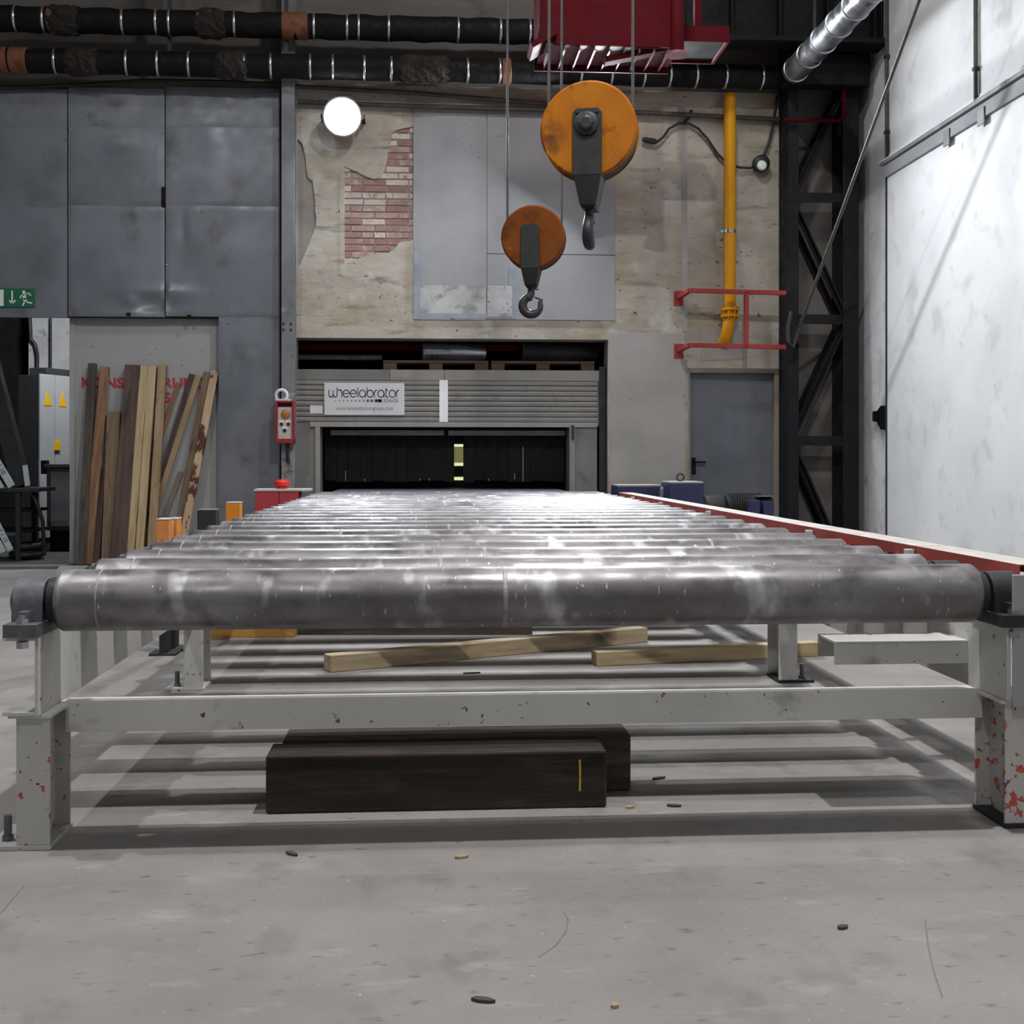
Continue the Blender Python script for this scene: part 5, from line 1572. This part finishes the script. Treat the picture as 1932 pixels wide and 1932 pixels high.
rotbox('yellow_switch', cab, base.x, base.y, z_, z_ + 0.12, 0.10, 0.03, ang, 'warning_yellow')
rotbox('roof_box', cab, fl.x + dx * 0.55 - nx * 0.25, fl.y + dy * 0.55 - ny * 0.25, fl.z - 0.01, fl.z + 0.10, 0.5, 0.25, ang, 'cabinet_dark')

lo = at(108, 990, Y=14.2)
c0, c1 = at(88, 985, Y=14.3), at(150, 985, Y=14.3)
zc1 = zat(108, 876, 14.3)
dk = thing('tool_cabinet', ((c0.x + c1.x) / 2, 14.5, 0), 'low dark cabinet standing in front of the white electrical cabinet', 'cabinet')
m = MB(); m.box(c0.x, c1.x, 14.30, 14.75, 0.25, zc1 - 0.04); m.build('body', 'cabinet_dark', dk, bevel=0.004)
m = MB(); m.box(c0.x - 0.02, c1.x + 0.02, 14.27, 14.78, zc1 - 0.04, zc1); m.build('worktop', 'cabinet_dark', dk, bevel=0.004)
m = MB(); m.box(c0.x + 0.05, c1.x - 0.02, 14.285, 14.30, 0.30, zc1 - 0.09); m.build('door', 'post_grey', dk, bevel=0.004)
m = MB(); m.box(c0.x + 0.02, c1.x - 0.02, 14.36, 14.7, 0.0005, 0.25); m.build('plinth', 'black_steel', dk)
v0 = at(80, 880, Y=14.25)
m = MB(); m.cyl((c0.x - 0.06, 14.4, v0.z - 0.04), (c0.x + 0.02, 14.4, v0.z - 0.04), 0.05, 16); m.box(c0.x - 0.08, c0.x - 0.02, 14.34, 14.46, v0.z - 0.09, v0.z + 0.07); m.build('vice', 'black_steel', dk)

# dark steel rack with leaning sections and plates
RYk = 13.1
zs = zat(35, 921, RYk)
rk = thing('steel_rack', (xat(25, RYk), RYk + 0.3, 0), 'dark steel rack at the left edge of the doorway', 'rack')
x0, x1 = xat(-120, RYk), xat(72, RYk)
m = MB(); m.box(x0, x1, RYk, RYk + 0.6, zs - 0.04, zs); m.build('shelf', 'dark_steel', rk, bevel=0.003)
for xq in (x0 + 0.02, xat(28, RYk)):
    for yq in (RYk + 0.02, RYk + 0.54):
        m = MB(); m.box(xq, xq + 0.05, yq, yq + 0.05, 0.0005, zs - 0.04); m.build('upright', 'dark_steel', rk)
for zz in (0.30, 0.52):
    m = MB(); m.box(x0, xat(60, RYk), RYk + 0.05, RYk + 0.55, zz, zz + 0.03); m.build('lower_shelf', 'black_steel', rk)
# coiled hose between the shelves
for k, zz in enumerate((0.02, 0.11)):
    cc = at(56, 1000, Y=RYk + 0.3)
    m = MB(); m.tube([(cc.x + (0.15 - 0.01 * k) * math.cos(q * PI / 12), RYk + 0.22 + 0.17 * math.sin(q * PI / 12), zz + 0.035) for q in range(24)], 0.036, 10, closed=True)
    m.build('hose_coil', 'cable_black', label=('lower' if k == 0 else 'upper') + ' black hose coil on the floor under the steel rack', cat='hose', smooth=True)
cc = at(52, 940, Y=RYk + 0.1)
m = MB(); m.tube([(cc.x, RYk + 0.3, zs - 0.30), (cc.x + 0.02, RYk + 0.2, zs - 0.12), (cc.x + 0.06, RYk + 0.1, zs - 0.08), (cc.x + 0.11, RYk + 0.08, zs - 0.18), (cc.x + 0.16, RYk + 0.10, zs - 0.36), (cc.x + 0.17, RYk + 0.12, 0.05)], 0.022, 10)
m.build('loose_hose', 'cable_black', label='loose black hose hanging over the edge of the steel rack', cat='hose', smooth=True)
# leaning girder
plank('leaning_girder', at(42, 918, Y=RYk + 0.2), at(-30, 640, Y=RYk + 0.45), 0.18, 0.12, 'dark_steel', 'dark steel section leaning over the rack at the left picture edge', 'girder')


def plaque(pa, pb, wpx, Yd, label, txt, y_off=0.0):
    a, b = at(*pa, Y=Yd), at(*pb, Y=Yd + 0.05)
    wd = wpx / FPX * Yd
    o = plank('number_plate', a, b, wd, 0.012, 'plaque_white', label, 'plate', 'pale number plates on the rack', bev=0.001)
    if txt:
        cu = bpy.data.curves.new('print', 'FONT'); cu.body = txt; cu.size = wd * 0.95; cu.extrude = 0.0005; cu.align_x = 'LEFT'; cu.align_y = 'CENTER'
        tmp = bpy.data.objects.new('print', cu); COL.objects.link(tmp)
        dg = bpy.context.evaluated_depsgraph_get()
        me = bpy.data.meshes.new_from_object(tmp.evaluated_get(dg)); bpy.data.objects.remove(tmp)
        me.materials.clear(); me.materials.append(MATS['print_black'])
        L_ = (b - a).length
        for v in me.vertices:
            x, y, z = v.co
            v.co = Vector((-y, 0, L_ * 0.62 - x)) + Vector((0, 0.0075 if plate_front > 0 else -0.0075, 0))
        t = bpy.data.objects.new('lettering', me); COL.objects.link(t); t.parent = o


plate_front = 1
plaque((22, 918), (-18, 850), 13, RYk + 0.05, 'pale plate leaning on the rack shelf, right one of the pair', '1 10')
plaque((3, 922), (-38, 852), 11, RYk + 0.03, 'pale plate leaning on the rack shelf, left one at the picture edge', '')
plaque((52, 917), (47, 878), 9, RYk + 0.08, 'small upright pale plate at the right end of the rack shelf', '')
plaque((20, 1038), (-12, 975), 11, RYk - 0.12, 'lower pale plate with digits standing on the floor by the rack, right one', '0 1 10')
plaque((7, 1042), (-24, 985), 10, RYk - 0.14, 'lower pale plate standing on the floor by the rack, left one', '1 0')

# wall fittings in the side room
m = MB(); p = at(62, 660, Y=18.35)
m.tube([at(56, 600, Y=18.35), at(58, 640, Y=18.35), at(66, 650, Y=18.35), at(70, 670, Y=18.35), at(70, 700, Y=18.35)], 0.03, 8)
m.build('wall_cable', 'cable_black', label='black cable hanging on the white wall of the side room', cat='cable', smooth=True)
m = MB(); m.tube([at(95, 600, Y=18.35), at(95, 700, Y=18.35)], 0.022, 8)
m.build('wall_pipe', 'cable_black', label='thin black vertical pipe on the white wall of the side room', cat='pipe', smooth=True)
